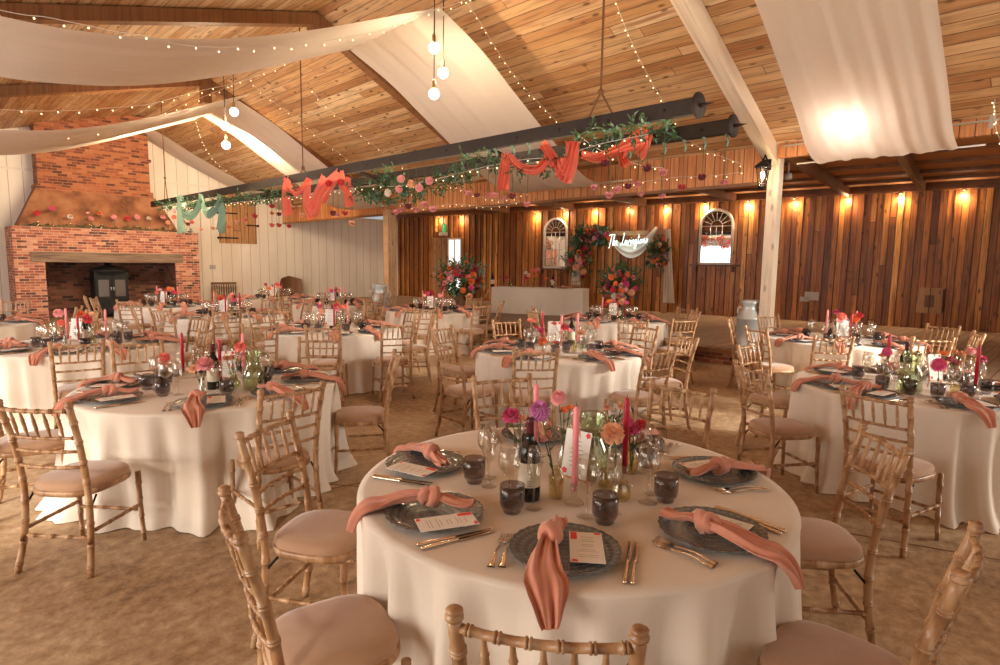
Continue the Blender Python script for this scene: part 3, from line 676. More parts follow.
def stemware(bowl, h, foot=.036):
    m = MB(); pr = [(.0001, .0), (foot, .0), (foot, .0022), (.012, .006), (.0042, .014), (.0038, h - .002)] + bowl; m.lathe(pr, 24); return m
wine_bowl = [(.010, .100), (.026, .113), (.038, .135), (.0415, .158), (.039, .185), (.034, .215), (.0328, .215), (.0375, .185), (.040, .158), (.0365, .137), (.024, .116), (.0001, .104)]
flute_bowl = [(.009, .108), (.020, .122), (.0275, .150), (.029, .18), (.027, .215), (.0235, .25), (.0225, .25), (.026, .215), (.0278, .18), (.026, .152), (.018, .126), (.0001, .113)]
def fork_mb():
    m = MB(); L = .20
    def f(u, v):
        y = v * .135; w = .0042 + .0035 * (1 - v) ** 2 * (v < .5) + (.0045 if v < .12 else 0) * (1 - v * 4); a = u * 2 * pi
        return (w * cos(a), y - .10, .004 + .0022 * sin(a) + .007 * sin(v * pi) ** 2)
    m.grid(f, 10, 14, closed=True)
    m.grid(lambda u, v: ((.004 + .0085 * sin(v * pi / 2)) * (2 * u - 1), .035 + v * .022, .0045 - .002 * v), 6, 4)
    for k in range(4):
        x = (k - 1.5) * .0056; m.tube([(x, .057, .0028), (x, .075, .003), (x, .100, .0075)], [.0021, .0019, .0009], 6)
    return m
def knife_mb():
    m = MB()
    m.grid(lambda u, v: ((.0068 - .0015 * v) * cos(u * 2 * pi), -.115 + v * .115, .005 + .0045 * sin(u * 2 * pi)), 12, 8, closed=True)
    m.ball((0, -.115, .005), .0066, 8, 5)
    m.grid(lambda u, v: ((-.0045 if u < .5 else .0085 * (1 - max(0, v - .6) ** 2 * 5)) , v * .125, .0035 + (.0016 if .2 < u < .8 else 0)), 6, 10); m.box((-.0045, 0, .0022), (.0080, .085, .0042))
    return m
g_plate = plate_mb().obj('charger_plate', M['plate']); g_nap = napkin_obj(); g_card = card_obj()
g_tum = tumbler_mb().obj('smoked_tumbler', M['smoke_glass']); g_wine = stemware([(a * 1.12, b * 1.1) for a, b in wine_bowl], .11, .040).obj('wine_glass', M['clear_glass']); g_flu = stemware(flute_bowl, .108, .033).obj('champagne_flute', M['clear_glass'])
def big(mb, k): mb.v = [tuple(c * k for c in p) for p in mb.v]; return mb
g_fork = big(fork_mb(), 1.16).obj('dinner_fork', M['cutlery']); g_knife = big(knife_mb(), 1.16).obj('table_knife', M['cutlery'])
SETA = {'T1': (166, -145, -98, -49, 9, 56, 100), 'TL': (-170, -128, -68, -25, 20, 62, 105, 150), 'T9': (-176, -150, -100, -55, -8, 35, 75, 120), 'T2': (-162, -118, -62, -20, 22, 70, 112, 155)}
OCC = {}
for t, (c, nm) in TABLES.items():
    far = c[1] > 7.2; C0 = cw(*c, ZT); rr = random.Random(hash(t) % 1000 if False else sum(map(ord, t)))
    angs = SETA.get(t) or [22 + k * 45 + rr.uniform(-4, 4) - 7 * (k % 2) for k in range(8)]
    for ad in angs:
        a = radians(ad); v = Vector((cos(a), sin(a))); ck = clock(v) if True else ''
        out = (cw(v.x, v.y)).normalized(); inn = -out; rz = atan2(inn.y, inn.x) - pi / 2; side = Vector((-out.y, out.x, 0)) * 1.0   # side = local +X
        side = Vector((cos(rz), sin(rz), 0)); P = C0 + out * .685
        def at(x, y, z=0.0): return P + side * x + inn * y + Vector((0, 0, z))
        key = (t, ck); OCC[key] = OCC.get(key, 0) + 1
        w = 'at %s o\'clock on %s' % (ck, nm) if OCC[key] == 1 else 'just past %s o\'clock on %s' % (ck, nm)
        j = lambda s=.012: rr.uniform(-s, s)
        spawn(g_plate, at(0, 0), rz + j(.5), 'smoked glass charger plate ' + w, 'plate', 'glass charger plates')
        tw = {('T1', -145): -.75, ('T1', 166): -.8, ('T1', -49): .35, ('T1', 9): .55, ('T1', -98): .12}.get((t, ad), rr.uniform(-.6, .45))
        spawn(g_nap, at(-.038, 0.0, .006), rz + tw * .75, 'knotted terracotta napkin ' + w, 'napkin', 'knotted terracotta napkins')
        spawn(g_card, at(.010, -.105, .0255) + side * (.01 if tw > -.5 else .03), rz + tw * .35, 'white menu card ' + w, 'menu card', 'menu cards')
        spawn(g_tum, at(.135 + j(), .275 + j()), rz, 'smoked tumbler ' + w, 'tumbler', 'smoked glass tumblers')
        spawn(g_wine, at(.062 + j(), .318 + j()), rz, 'clear wine glass ' + w, 'wine glass', 'clear wine glasses')
        spawn(g_flu, at(.165 + j(), .352 + j()), rz, 'champagne flute ' + w, 'champagne flute', 'clear champagne flutes')
        if not far:
            spawn(g_fork, at(-.222, -.02), rz + j(.06), 'outer dinner fork ' + w, 'fork', 'dinner forks'); spawn(g_fork, at(-.192 + j(.004), -.015), rz + j(.06), 'inner dinner fork ' + w, 'fork', 'dinner forks')
            spawn(g_knife, at(.203, -.03), rz - .08 + j(.1), 'inner table knife ' + w, 'knife', 'table knives'); spawn(g_knife, at(.226, -.03), rz - .08 + j(.1), 'outer table knife ' + w, 'knife', 'table knives')

# ================================================================ flowers, candles, bottles
def bloom_mb(kind, r):
    m = MB(); rr = random.Random(len(kind) * 7)
    def petal(az, el, L, w, cup, base=(0, 0, 0), n=3):
        d = Vector((cos(az) * cos(el), sin(az) * cos(el), sin(el))); sd = Vector((-sin(az), cos(az), 0)); up = sd.cross(d); B = Vector(base)
        def f(u, v):
            x = (u - .5) * 2; ww = w * sin(min(1, v * 1.15 + .15) * pi * .82) ** .8
            return tuple(B + d * (L * v) + sd * (x * ww) - up * (cup * (v * v) * L - cup * .8 * x * x * ww))
        m.grid(f, 3, n, smooth=False)
    if kind == 'dahlia':
        for ring in range(8):
            el = radians(-30 + ring * 16); k = max(4, int(16 * cos(el * .85)))
            for i in range(k):
                az = 2 * pi * (i + .5 * (ring % 2)) / k; b = (cos(az) * cos(el) * .42 * r, sin(az) * cos(el) * .42 * r, sin(el) * .36 * r)
                petal(az, el + .12, r * .60, r * .17, -.5, b)
        m.ball((0, 0, 0), r * .62, 12, 8)
    elif kind == 'rose':
        for ring, (k, el, L, w) in enumerate(((6, -5, 1.0, .62), (6, 22, .95, .58), (5, 45, .9, .5), (5, 63, .85, .38), (4, 78, .8, .26))):
            for i in range(k): petal(2 * pi * (i + ring * .37) / k, radians(el), r * L, r * w, -.38 + ring * .05, n=4)
        m.ball((0, 0, r * .35), r * .3, 8, 5)
    elif kind == 'carnation':
        for ring in range(5):
            for i in range(11): petal(2 * pi * (i + .4 * ring) / 11 + rr.uniform(-.1, .1), radians(2 + ring * 19 + rr.uniform(-6, 6)), r * rr.uniform(.86, 1.04), r * .28, rr.uniform(-.35, .25))
    elif kind == 'daisy':
        for ring in range(2):
            for i in range(13): petal(2 * pi * (i + .5 * ring) / 13, radians(5 + 15 * ring), r * (1 - .15 * ring), r * .2, .15)
        m.ball((0, 0, r * .1), r * .25, 10, 5, sz=.6)
    else:
        for i in range(6): petal(2 * pi * i / 6, radians(25), r, r * .45, -.3)
        for i in range(4): petal(2 * pi * i / 4, radians(60), r * .8, r * .4, -.3)
    return m
BL = {}
def bloom_mesh(kind, col):
    k = (kind, col)
    if k not in BL: BL[k] = bloom_mb(kind, 1.0).mesh(kind, M['fl_' + col])
    return BL[k]
def put_bloom(name, kind, col, p, r, parent, d=Vector((0, 0, 1))):
    o = bpy.data.objects.new(name, bloom_mesh(kind, col)); COL.objects.link(o); o.parent = parent; o.location = p; o.scale = (r, r, r)
    o.rotation_euler = d.to_track_quat('Z', 'Y').to_euler(); return o
def leaf(m, p, d, L, w, up=Vector((0, 0, 1)), mi=0):
    d = d.normalized(); s = d.cross(up)
    s = s.normalized() if s.length > .1 else Vector((1, 0, 0)); u = s.cross(d)
    m.add([p, p + d * L * .4 + s * w + u * .12 * L, p + d * L, p + d * L * .4 - s * w + u * .12 * L, p + d * L * .5 - u * .04 * L], [(0, 1, 4), (1, 2, 4), (2, 3, 4), (3, 0, 4)], mi)
def flower(base, head, kind, col, r, label, face=None, group='cut flowers in bud vases', leaves=2, name=None):
    base = Vector(base); head = Vector(head); rel = head - base; e = empty(name or kind + '_stem', base)
    mid = rel * .55 + Vector((rel.x * -.12, rel.y * -.12, 0)); P = bezier_path([(0, 0, 0), mid, rel], 5)
    m = MB(); m.tube(P, .0024, 5); m.lathe([(.0001, -.012), (.006, -.006), (.008, 0)], 6, rel)
    rr = random.Random(int(base.x * 1e4) % 997)
    for i in range(leaves):
        p = Vector(P[int(len(P) * (.45 + .2 * i))]); leaf(m, p, Vector((rr.uniform(-1, 1), rr.uniform(-1, 1), .7)), .045, .009)
    m.obj('stem', M['stem'], e)
    d = (face if face else Vector((rr.uniform(-.4, .4), rr.uniform(-.4, .4), 1)) + (EYE - head).normalized() * .7)
    put_bloom('bloom', kind, col, rel, r, e, d.normalized()); tag(e, label, 'flower', group); return e
def bottle(p, label, h=.345):
    k = h / .33; m = MB(); pr = [(.0001, .004), (.030, 0), (.042, .003), (.043, .02), (.043, .185), (.040, .205), (.026, .232), (.0165, .25), (.0145, .27)]
    e = empty('wine_bottle', p); m.lathe([(a * k, b * k) for a, b in pr], 28); m.obj('glass_body', M['bottle'], e)
    m = MB(); m.lathe([(a * k, b * k) for a, b in ((.0148, .268), (.0152, .27), (.0152, .305), (.0165, .307), (.0165, .325), (.0001, .326))], 20); m.obj('foil_cap', M['foil'], e)
    m = MB(); m.shell([(.0434 * k, .060 * k), (.0434 * k, .155 * k)], 28); lb = m.obj('label', M['label'], e)
    to = (EYE - p); az = atan2(to.y, to.x); m = MB()
    for z, w in ((.138, .35), (.122, .5), (.112, .3), (.085, .45), (.076, .4), (.067, .42)):
        m.grid(lambda u, v: (.0437 * k * cos(az + (u - .5) * w), .0437 * k * sin(az + (u - .5) * w), (z + v * .004) * k), 6, 1)
    m.obj('label_lettering', M['grey_ink'], lb); return tag(e, label, 'bottle', 'wine bottles')
def taper(p, col, top, hh, label, hname='clear glass candle holder of the '):
    """glass holder on the cloth, and the candle standing in it"""
    m = MB(); m.lathe([(.0001, 0), (.043, 0), (.043, .003), (.030, .014), (.014, .026), (.011, .034), (.015, .04), (.016, hh), (.0135, hh), (.0125, hh * .6), (.0001, hh * .58)], 24)
    m.obj('candle_holder', M['clear_glass'], loc=p, label=hname + label, cat='candle holder', group='glass candle holders')
    e = empty('taper_candle', p + Vector((0, 0, hh * .6))); m = MB(); L = top - hh * .6
    m.lathe([(.0125, 0), (.0125, L - .02), (.009, L - .006), (.0001, L)], 16); m.obj('wax', M[col + '_wax'], e)
    m = MB(); m.tube([(0, 0, L - .002), (.001, 0, L + .012)], .0014, 5); m.obj('wick', M['black'], e); return tag(e, label, 'candle', 'taper candles')
def vase(p, kind, label):
    pr = {'amber': [(.0001, 0), (.026, 0), (.030, .006), (.034, .075), (.034, .095), (.022, .108), (.019, .118), (.022, .128), (.019, .128), (.016, .118), (.030, .090), (.027, .010), (.0001, .008)],
          'bottle': [(.0001, 0), (.026, 0), (.030, .01), (.030, .055), (.014, .085), (.0105, .14), (.013, .155), (.011, .155), (.0085, .14), (.012, .086), (.027, .055), (.027, .012), (.0001, .008)],
          'round': [(.0001, 0), (.020, 0), (.044, .02), (.050, .045), (.040, .07), (.018, .10), (.015, .15), (.023, .165), (.021, .165), (.0125, .15), (.015, .10), (.037, .07), (.047, .045), (.041, .022), (.0001, .006)],
          'jar': [(.0001, 0), (.034, 0), (.040, .006), (.043, .03), (.040, .055), (.030, .066), (.032, .075), (.030, .075), (.028, .066), (.037, .053), (.039, .03), (.036, .01), (.0001, .008)],
          'tumbler': [(.0001, 0), (.034, 0), (.036, .004), (.043, .024), (.0485, .075), (.0475, .112), (.0455, .112), (.0462, .075), (.040, .028), (.0001, .020)]}[kind]
    m = MB(); m.lathe(pr, 28, ripple=(lambda an, j: 1 + .02 * sin(14 * an)) if kind in ('amber', 'jar') else None)
    return m.obj({'jar': 'glass_jar', 'tumbler': 'flower_tumbler'}.get(kind, 'bud_vase'), M[{'amber': 'amber_glass', 'jar': 'amber_glass', 'round': 'green_glass', 'bottle': 'clear_glass', 'tumbler': 'smoke_glass'}[kind]], loc=p, label=label, cat='vase', group='small glass vases')
def pitcher(p, yaw, label, k=1.0):
    e = empty('glass_pitcher', p, yaw); m = MB()
    pr = [(.0001, .004), (.066, 0), (.076, .012), (.078, .11), (.070, .15), (.050, .185), (.047, .21), (.058, .285), (.062, .295), (.058, .295), (.054, .283), (.043, .21), (.046, .185), (.066, .148), (.073, .11), (.071, .016), (.0001, .012)]
    m.lathe([(a * k, b * k) for a, b in pr], 32, ripple=lambda an, j: 1 + (.16 * max(0, cos(an)) ** 14 if 7 <= j <= 10 else 0)); m.obj('jug_body', M['green_glass'], e)
    m = MB(); m.tube(bezier_path([(-.052*k, 0, .27*k), (-.095*k, 0, .265*k), (-.118*k, 0, .21*k), (-.105*k, 0, .14*k), (-.074*k, 0, .10*k)], 5), .0085 * k, 10); m.obj('handle', M['green_glass'], e)
    return tag(e, label, 'pitcher', 'green glass jugs')
def easel_card(p, yaw, label, k=1.0):
    e = empty('table_easel', p, yaw); f = Vector((0, -1, 0))
    for a, b in (((-.075, -.03, 0), (0, .0, .255)), ((.075, -.03, 0), (0, .0, .255)), ((0, .10, 0), (0, .004, .25))):
        m = MB(); m.tube([Vector(a) * k, Vector(b) * k], .0045, 8); m.obj('leg', M['copper'], e)
    m = MB(); m.beam(Vector((-.07, -.038, .05)) * k, Vector((.07, -.038, .05)) * k, .014, .006); m.obj('ledge', M['copper'], e)
    tag(e, 'copper easel holding the card of ' + label, 'easel', 'copper table easels')
    Mx = Matrix.Translation(Vector((0, -.0400 * k, .055 * k))) @ Matrix.Rotation(-.19, 4, 'X')
    m = MB(); m.box((-.065*k, 0, 0), (.065*k, .002, .20*k), M=Mx); c = m.obj('table_card', M['paper'], loc=p, rz=yaw, label='white card on the copper easel of ' + label, cat='card', group='table cards on easels')
    m = MB()
    for cx, cz, r in ((-.048, .02, .016), (.05, .185, .014)):
        m.add([Mx @ Vector(((cx + r * cos(q * pi / 5) * (1 if q % 2 else .7)) * k, -.0006, (cz + r * sin(q * pi / 5) * (1 if q % 2 else .7)) * k)) for q in range(10)], [tuple(range(10))])
    m.obj('red_flower_print', M['red_ink'], c); rr = random.Random(3); m = MB()
    for i in range(7): w = .02 + .02 * rr.random(); m.box((-w*k, -.0006, (.045 + i * .018)*k), (w*k, -.0002, (.048 + i * .018)*k), M=Mx)
    m.obj('card_lettering', M['grey_ink'], c); return e
def near(px, py, z=ZT): return at_z(px, py, z)
def head_at(base, px, py):       # the bloom above its vase: where the ray passes the vertical axis plane through the base
    n = Vector((_fw.x, _fw.y, 0)).normalized(); return on_plane(px, py, Vector(base), n)
def stand(base, dz): return Vector(base) + Vector((0, 0, dz))
yawc = atan2(_fw.y, _fw.x) - pi / 2
# --- front table
nm = 'the front table'
bottle(near(529, 499), 'dark red-wine bottle with cream label in the middle of the front table')
v = near(556, 497); vase(v, 'amber', 'squat amber glass vase between bottle and pink candle, front table')
flower(stand(v, .012), head_at(v, 540, 411), 'dahlia', 'purple', .042, 'large purple ball dahlia above the wine bottle, front table'); flower(stand(v, .012) + Vector((.004, .004, 0)), head_at(v, 544.5, 440), 'small', 'pink', .017, 'small pink bud below the large purple dahlia, front table')
v = near(563, 466); vase(v, 'bottle', 'clear bud vase behind the amber one, front table')
flower(stand(v, .012), head_at(v, 558.5, 398), 'dahlia', 'pink', .036, 'topmost pink ball dahlia of the front table'); flower(stand(v, .012), head_at(v, 564, 411), 'daisy', 'orange', .028, 'orange flower just below the topmost dahlia, front table'); flower(stand(v, .012), head_at(v, 570, 408), 'daisy', 'orange', .022, 'smaller orange flower by the copper easel, front table')
v = near(519, 466); vase(v, 'bottle', 'clear bud vase behind the wine bottle, front table')
flower(stand(v, .012), head_at(v, 511, 417), 'carnation', 'magenta', .044, 'magenta carnation left of the wine bottle, front table'); flower(stand(v, .012), head_at(v, 521, 419), 'small', 'peach', .022, 'peach blossom beside the magenta carnation, front table')
taper(near(574, 503), 'pink', .40, .085, 'tall pink taper candle in front on the front table'); taper(near(535, 462), 'pink', .39, .085, 'pink taper candle behind the purple dahlia, front table'); taper(near(624, 484), 'red', .39, .085, 'dark red taper candle of the front table')
pitcher(near(591, 477), yawc + 3.4, 'green glass jug at the centre of the front table', 1.0)
easel_card(near(578, 487), yawc - .75, 'the front table', 1.0)
v = near(617, 487); vase(v, 'bottle', 'clear bud vase with the peach rose, front table')
flower(stand(v, .012), head_at(v, 613, 433), 'rose', 'peach', .050, 'big peach rose of the front table')
v = near(631, 473); vase(v, 'amber', 'amber vase with red roses, front table')
for px, py, k, c, r, l in ((628, 421, 'rose', 'magenta', .026, 'upper'), (635, 428, 'rose', 'magenta', .030, 'middle'), (641, 424, 'rose', 'red', .026, 'right'), (628, 430, 'rose', 'red', .024, 'lower')): flower(stand(v, .012), head_at(v, px, py), k, c, r, l + ' small crimson rose beside the red candle, front table')
v = near(612, 462); vase(v, 'bottle', 'slender bud vase behind the peach rose, front table')
for px, py, c, l in ((607, 408, 'peach', 'left'), (614, 412, 'white', 'middle'), (621, 407, 'peach', 'upper'), (627, 413, 'peach', 'right')): flower(stand(v, .012), head_at(v, px, py), 'carnation', c, .020, l + ' small peach spray blossom above the peach rose, front table')
vase(near(620, 499), 'jar', 'squat ribbed amber jar right of the pink candle, front table'); vase(near(606, 486), 'jar', 'low glass jar under the peach rose, front table')
# --- left table
nm = 'the left candle table'
taper(near(183.5, 378), 'red', .37, .085, 'red taper candle behind the dahlia, left table'); taper(near(221, 389), 'red', .37, .085, 'red taper candle beside the wine bottle, left table'); taper(near(244, 378), 'pink', .37, .085, 'pink taper candle by the jug, left table')
bottle(near(214, 389), 'wine bottle with cream label between blooms, left table'); pitcher(near(254, 389), yawc + 3.3, 'pale green glass jug on the left table'); easel_card(near(227, 383), yawc + .5, 'the left table')
v = near(203, 395); vase(v, 'bottle', 'clear bud vase with the peony, left table'); flower(stand(v, .012), head_at(v, 205, 366), 'carnation', 'pink', .066, 'large pink peony of the left table'); flower(stand(v, .012), head_at(v, 193, 369), 'rose', 'peach', .032, 'small dusky rose beside the peony, left table')
v = near(166, 386); vase(v, 'tumbler', 'smoked tumbler holding the red dahlia, left table'); flower(stand(v, .012), head_at(v, 164, 359), 'dahlia', 'coral', .048, 'scarlet dahlia of the left table')
v = near(234, 389); vase(v, 'round', 'round green bud vase, left table')
for px, py, k, c, r, l in ((226, 359, 'carnation', 'peach', .028, 'peach carnation left in the round vase'), (232, 358, 'carnation', 'peach', .026, 'peach carnation right in the round vase'), (231, 366, 'carnation', 'orange', .022, 'low orange carnation in the round vase'), (240, 347, 'rose', 'coral', .042, 'tall coral rose beside the jug'), (242, 355, 'rose', 'pink', .026, 'pink bud under the coral rose')): flower(stand(v, .012), head_at(v, px, py), k, c, r, l + ', left table')
v = near(211, 380); flower(stand(v, .08), head_at(v, 211, 361), 'daisy', 'orange', .022, 'orange bloom behind the wine bottle, left table'); vase(v, 'bottle', 'clear bud vase behind the wine bottle, left table'); flower(stand(v, .012), head_at(v, 218.5, 341), 'small', 'pink', .024, 'pink bud above the wine bottle, left table')
# --- right table
taper(near(886.5, 376), 'red', .38, .085, 'red taper candle left of the jug, right table'); taper(near(974, 398), 'red', .40, .085, 'red taper candle right of the jars, right table')
bottle(near(904, 381), 'wine bottle behind the green jug, right table'); pitcher(near(909, 392), yawc + 3.6, 'large green glass jug on the right table', 1.1); easel_card(near(931, 386), yawc + .3, 'the right table', 1.05)
v = near(888, 384); vase(v, 'bottle', 'clear bud vase left of the jug, right table'); flower(stand(v, .012), head_at(v, 887, 352), 'dahlia', 'magenta', .040, 'magenta dahlia over the red candle, right table'); flower(stand(v, .012), head_at(v, 882, 356), 'daisy', 'orange', .036, 'orange bloom beside the magenta dahlia, right table')
v = near(937, 398); vase(v, 'tumbler', 'smoked tumbler with magenta dahlia, right table'); flower(stand(v, .02), head_at(v, 938.6, 365), 'dahlia', 'magenta', .052, 'big magenta dahlia right of the jug, right table')
v = near(950, 384); vase(v, 'bottle', 'clear bud vase with reds behind jar, right table')
for px, py, k, c, r, l in ((943, 354, 'daisy', 'orange', .040, 'orange gerbera'), (951, 360, 'carnation', 'magenta', .032, 'left crimson carnation'), (957, 364, 'carnation', 'red', .034, 'right crimson carnation'), (955, 352, 'carnation', 'peach', .026, 'left peach spray bloom'), (962, 354, 'carnation', 'peach', .028, 'right peach spray bloom')): flower(stand(v, .012), head_at(v, px, py), k, c, r, l + ' above the jar, right table')
v = near(978, 384); vase(v, 'bottle', 'clear bud vase behind the right candle, right table'); flower(stand(v, .012), head_at(v, 971, 351), 'dahlia', 'pink', .034, 'pink dahlia behind the right candle, right table'); flower(stand(v, .012), head_at(v, 982, 360), 'carnation', 'magenta', .038, 'magenta carnation right of the candle, right table'); vase(near(956, 393), 'jar', 'squat ribbed jar on the right table'); flower(near(914, 386) + Vector((0, 0, .01)), head_at(near(914, 386), 917, 354), 'carnation', 'red', .026, 'red carnation behind the green jug, right table')
# --- middle table
taper(near(542, 346), 'red', .40, .085, 'red taper candle of the middle table'); taper(near(561, 350), 'pink', .40, .085, 'left pink taper candle of the middle table'); taper(near(577, 347), 'pink', .40, .085, 'right pink taper candle of the middle table')
bottle(near(571, 345), 'wine bottle on the middle table'); easel_card(near(554, 346), yawc - .2, 'the middle table', 1.15)
for bx, by, kd, fs in ((533, 349, 'bottle', ((531, 321.5, 'daisy', 'coral', .055, 'tall coral gerbera'), (536, 328, 'small', 'red', .03, 'small red bud'))), (543, 352, 'bottle', ((542, 341, 'rose', 'orange', .05, 'orange poppy'), (541, 331, 'carnation', 'magenta', .045, 'magenta carnation'))), (566, 352, 'tumbler', ((565, 327, 'rose', 'red', .045, 'dark red rose'), (554, 324, 'small', 'red', .035, 'upper red bud'), (556, 343, 'small', 'red', .035, 'lower red bud'))), (574, 352, 'amber', ((570, 331, 'small', 'pink', .04, 'pink blossom'),)), (582, 350, 'round', ((581.6, 334, 'carnation', 'peach', .05, 'peach carnation'), (589, 324, 'carnation', 'peach', .03, 'small peach bloom')))):
    v = near(bx, by); vase(v, kd, {'bottle': 'clear', 'tumbler': 'smoked', 'amber': 'amber', 'round': 'round green'}[kd] + ' vase under the %s, middle table' % fs[0][5])
    for px, py, k, c, r, l in fs: flower(stand(v, .012), head_at(v, px, py), k, c, r, l + ' of the middle table', leaves=1)
# --- the tables further down the barn
CC = ['red', 'pink', 'magenta', 'orange', 'coral', 'peach']
for ti, (t, (c, nm)) in enumerate(TABLES.items()):
    if t in ('T1', 'TL', 'T9', 'T2'): continue
    rr = random.Random(40 + ti); C0 = cw(*c, ZT); R_ = lambda x, y: C0 + cw(x, y)
    bottle(R_(rr.uniform(-.10, .12), .06), 'wine bottle on ' + nm)
    taper(R_(-.20, rr.uniform(-.05, .08)), 'pink', .40, .085, 'pink taper candle left on ' + nm, 'holder of the '); taper(R_(.20, rr.uniform(-.04, .1)), 'pink' if ti % 3 else 'red', .39, .085, '%s taper candle right on ' % ('pink' if ti % 3 else 'red') + nm, 'holder of the '); taper(R_(.04, -.14), 'red', .36, .085, 'red taper candle in front on ' + nm, 'holder of the ')
    easel_card(R_(-.03, -.05), yawc + rr.uniform(-.4, .4), nm, 1.15)
    for q, (vx, vy) in enumerate(((-.12, -.12), (.13, -.08), (.0, .14))):
        v = R_(vx, vy); vase(v, ('bottle', 'round', 'amber')[q], ('clear', 'round green', 'amber')[q] + ' bud vase on ' + nm)
        for w in range(2):
            col = CC[(ti + q * 2 + w * 3) % 6]; kd = ('dahlia', 'rose', 'carnation', 'daisy')[(ti + q + w) % 4]
            flower(stand(v, .012), v + Vector((rr.uniform(-.07, .07), rr.uniform(-.07, .07), .25 + .06 * w + rr.uniform(0, .05))), kd, col, rr.uniform(.038, .055), '%s %s %s in the %s vase on %s' % (('lower', 'upper')[w], col if col != 'red' else 'crimson', kd, ('clear', 'round', 'amber')[q], nm), leaves=1)

# ================================================================ fireplace
def X(px, py, b): return on_y(px, py, b)
FB = BG - 1.37                                   # front face of the chimney breast
fl = X(17, 300, FB).x; fr_ = X(201, 300, FB).x; fz = X(100, 229, FB).z
ol = X(48, 300, FB).x; orr = X(177, 300, FB).x; oz = X(110, 262.5, FB).z; lz = X(110, 253, FB).z
fp = empty('brick_fireplace', ((fl + fr_) / 2, FB, 0), label='wide brick inglenook fireplace with dark timber lintel against the cream boarded gable', cat='fireplace')
off = Vector(((fl + fr_) / 2, FB, 0))
def fpart(m, name, mat, parent=None, **k):
    o = m.obj(name, mat, parent or fp, **k); o.matrix_parent_inverse = Matrix.Translation(-off) if (parent or fp) is fp else Matrix.Identity(4); return o
m = MB()
m.box((fl, FB, 0), (ol, BG - .01, fz)); m.box((orr, FB, 0), (fr_, BG - .01, fz)); m.box((ol, FB, lz), (orr, BG - .01, fz))
fpart(m, 'brick_breast', M['brick'])
m = MB(); m.box((fl + .16, FB - .05, fz - .155), (fr_ - .16, FB, fz - .10)); m.box((fl + .20, FB - .03, fz - .21), (fr_ - .20, FB, fz - .155)); m.box((fr_ - .30, FB - .03, 0), (fr_ - .24, FB, fz - .15))
fpart(m, 'brick_cornice', M['brick'])
m = MB(); m.box((ol - .30, FB - .035, oz), (orr + .22, FB + .3, lz)); fpart(m, 'timber_lintel', M['lintel'])
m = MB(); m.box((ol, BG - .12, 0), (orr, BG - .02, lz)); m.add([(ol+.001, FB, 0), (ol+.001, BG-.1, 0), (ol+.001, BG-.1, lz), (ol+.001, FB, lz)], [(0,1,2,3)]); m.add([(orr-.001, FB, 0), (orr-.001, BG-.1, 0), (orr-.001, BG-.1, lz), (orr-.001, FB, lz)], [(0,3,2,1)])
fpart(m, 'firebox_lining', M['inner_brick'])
# sloping hood up to the chimney stack
hb0 = FB + .22; cl = X(38, 185, BG - .72).x; cr_ = X(150, 185, BG - .72).x; cz = X(95, 190, BG - .72).z; hl = X(19, 228, hb0).x; hr = X(178, 228, hb0).x
m = MB(); v = [(hl, hb0, fz), (hr, hb0, fz), (hr, BG - .01, fz), (hl, BG - .01, fz), (cl - .02, BG - .72, cz), (cr_ + .02, BG - .72, cz), (cr_ + .02, BG - .01, cz), (cl - .02, BG - .01, cz)]
def hoodf(u, v_):
    e = v_ ** 1.25; a = (hl + (hr - hl) * u) * (1 - e) + (cl - .02 + (cr_ - cl + .04) * u) * e
    return (a, hb0 * (1 - v_) + (BG - .72) * v_, fz + (cz - fz) * v_)
m.grid(hoodf, 30, 14); m.add([v[0], v[3], v[7], v[4]], [(0,1,2,3)]); m.add([v[1], v[5], v[6], v[2]], [(0,1,2,3)]); fpart(m, 'plastered_hood', M['hood'])
m = MB(); m.box((cl, BG - .72, cz), (cr_, BG - .01, roof_z(4) + .3)); m.box((cl - .06, BG - .78, cz - .10), (cr_ + .06, BG - .01, cz + .05)); m.box((cl - .05, BG - .77, cz + .95), (cr_ + .05, BG - .01, cz + 1.03)); fpart(m, 'chimney_stack', M['chimney_brick'])
# wood stove
sx, sy = X(112, 300, FB + .25).x, FB + .45; st = empty('wood_stove', (sx, sy, 0), label='black cast-iron wood stove standing in the brick fireplace', cat='stove')
m = MB(); m.box((-.42, -.28, .12), (.42, .28, 1.32)); m.obj('stove_body', M['black'], st)
m = MB(); m.lathe([(.0001, 0), (.50, 0), (.52, .03), (.50, .06), (.36, .12), (.10, .20), (.0001, .20)], 24, (0, 0, 1.32)); m.obj('stove_top', M['black'], st)
m = MB(); m.tube([(0, .05, 1.5), (0, .05, 2.0)], .09, 14); m.obj('flue', M['black'], st)
for s_ in (-1, 1):
    m = MB(); m.box((s_*.205 - .185, -.31, .50), (s_*.205 + .185, -.28, 1.20)); d = m.obj('stove_door', M['black'], st)
    m = MB(); m.box((s_*.205 - .13, -.318, .62), (s_*.205 + .13, -.311, 1.10)); m.obj('glass_pane', plain('stove_glass', (.10, .09, .08), .08), d)
    m = MB(); m.tube([(s_*.03, -.315, .88), (s_*.03, -.36, .88), (s_*.03, -.36, .80)], .012, 8); m.obj('handle', M['galv'], d)
for a_ in (-.36, .36):
    for b_ in (-.22, .22): m = MB(); m.tube([(a_, b_, 0), (a_, b_, .13)], [.03, .045], 8); m.obj('leg', M['black'], st)
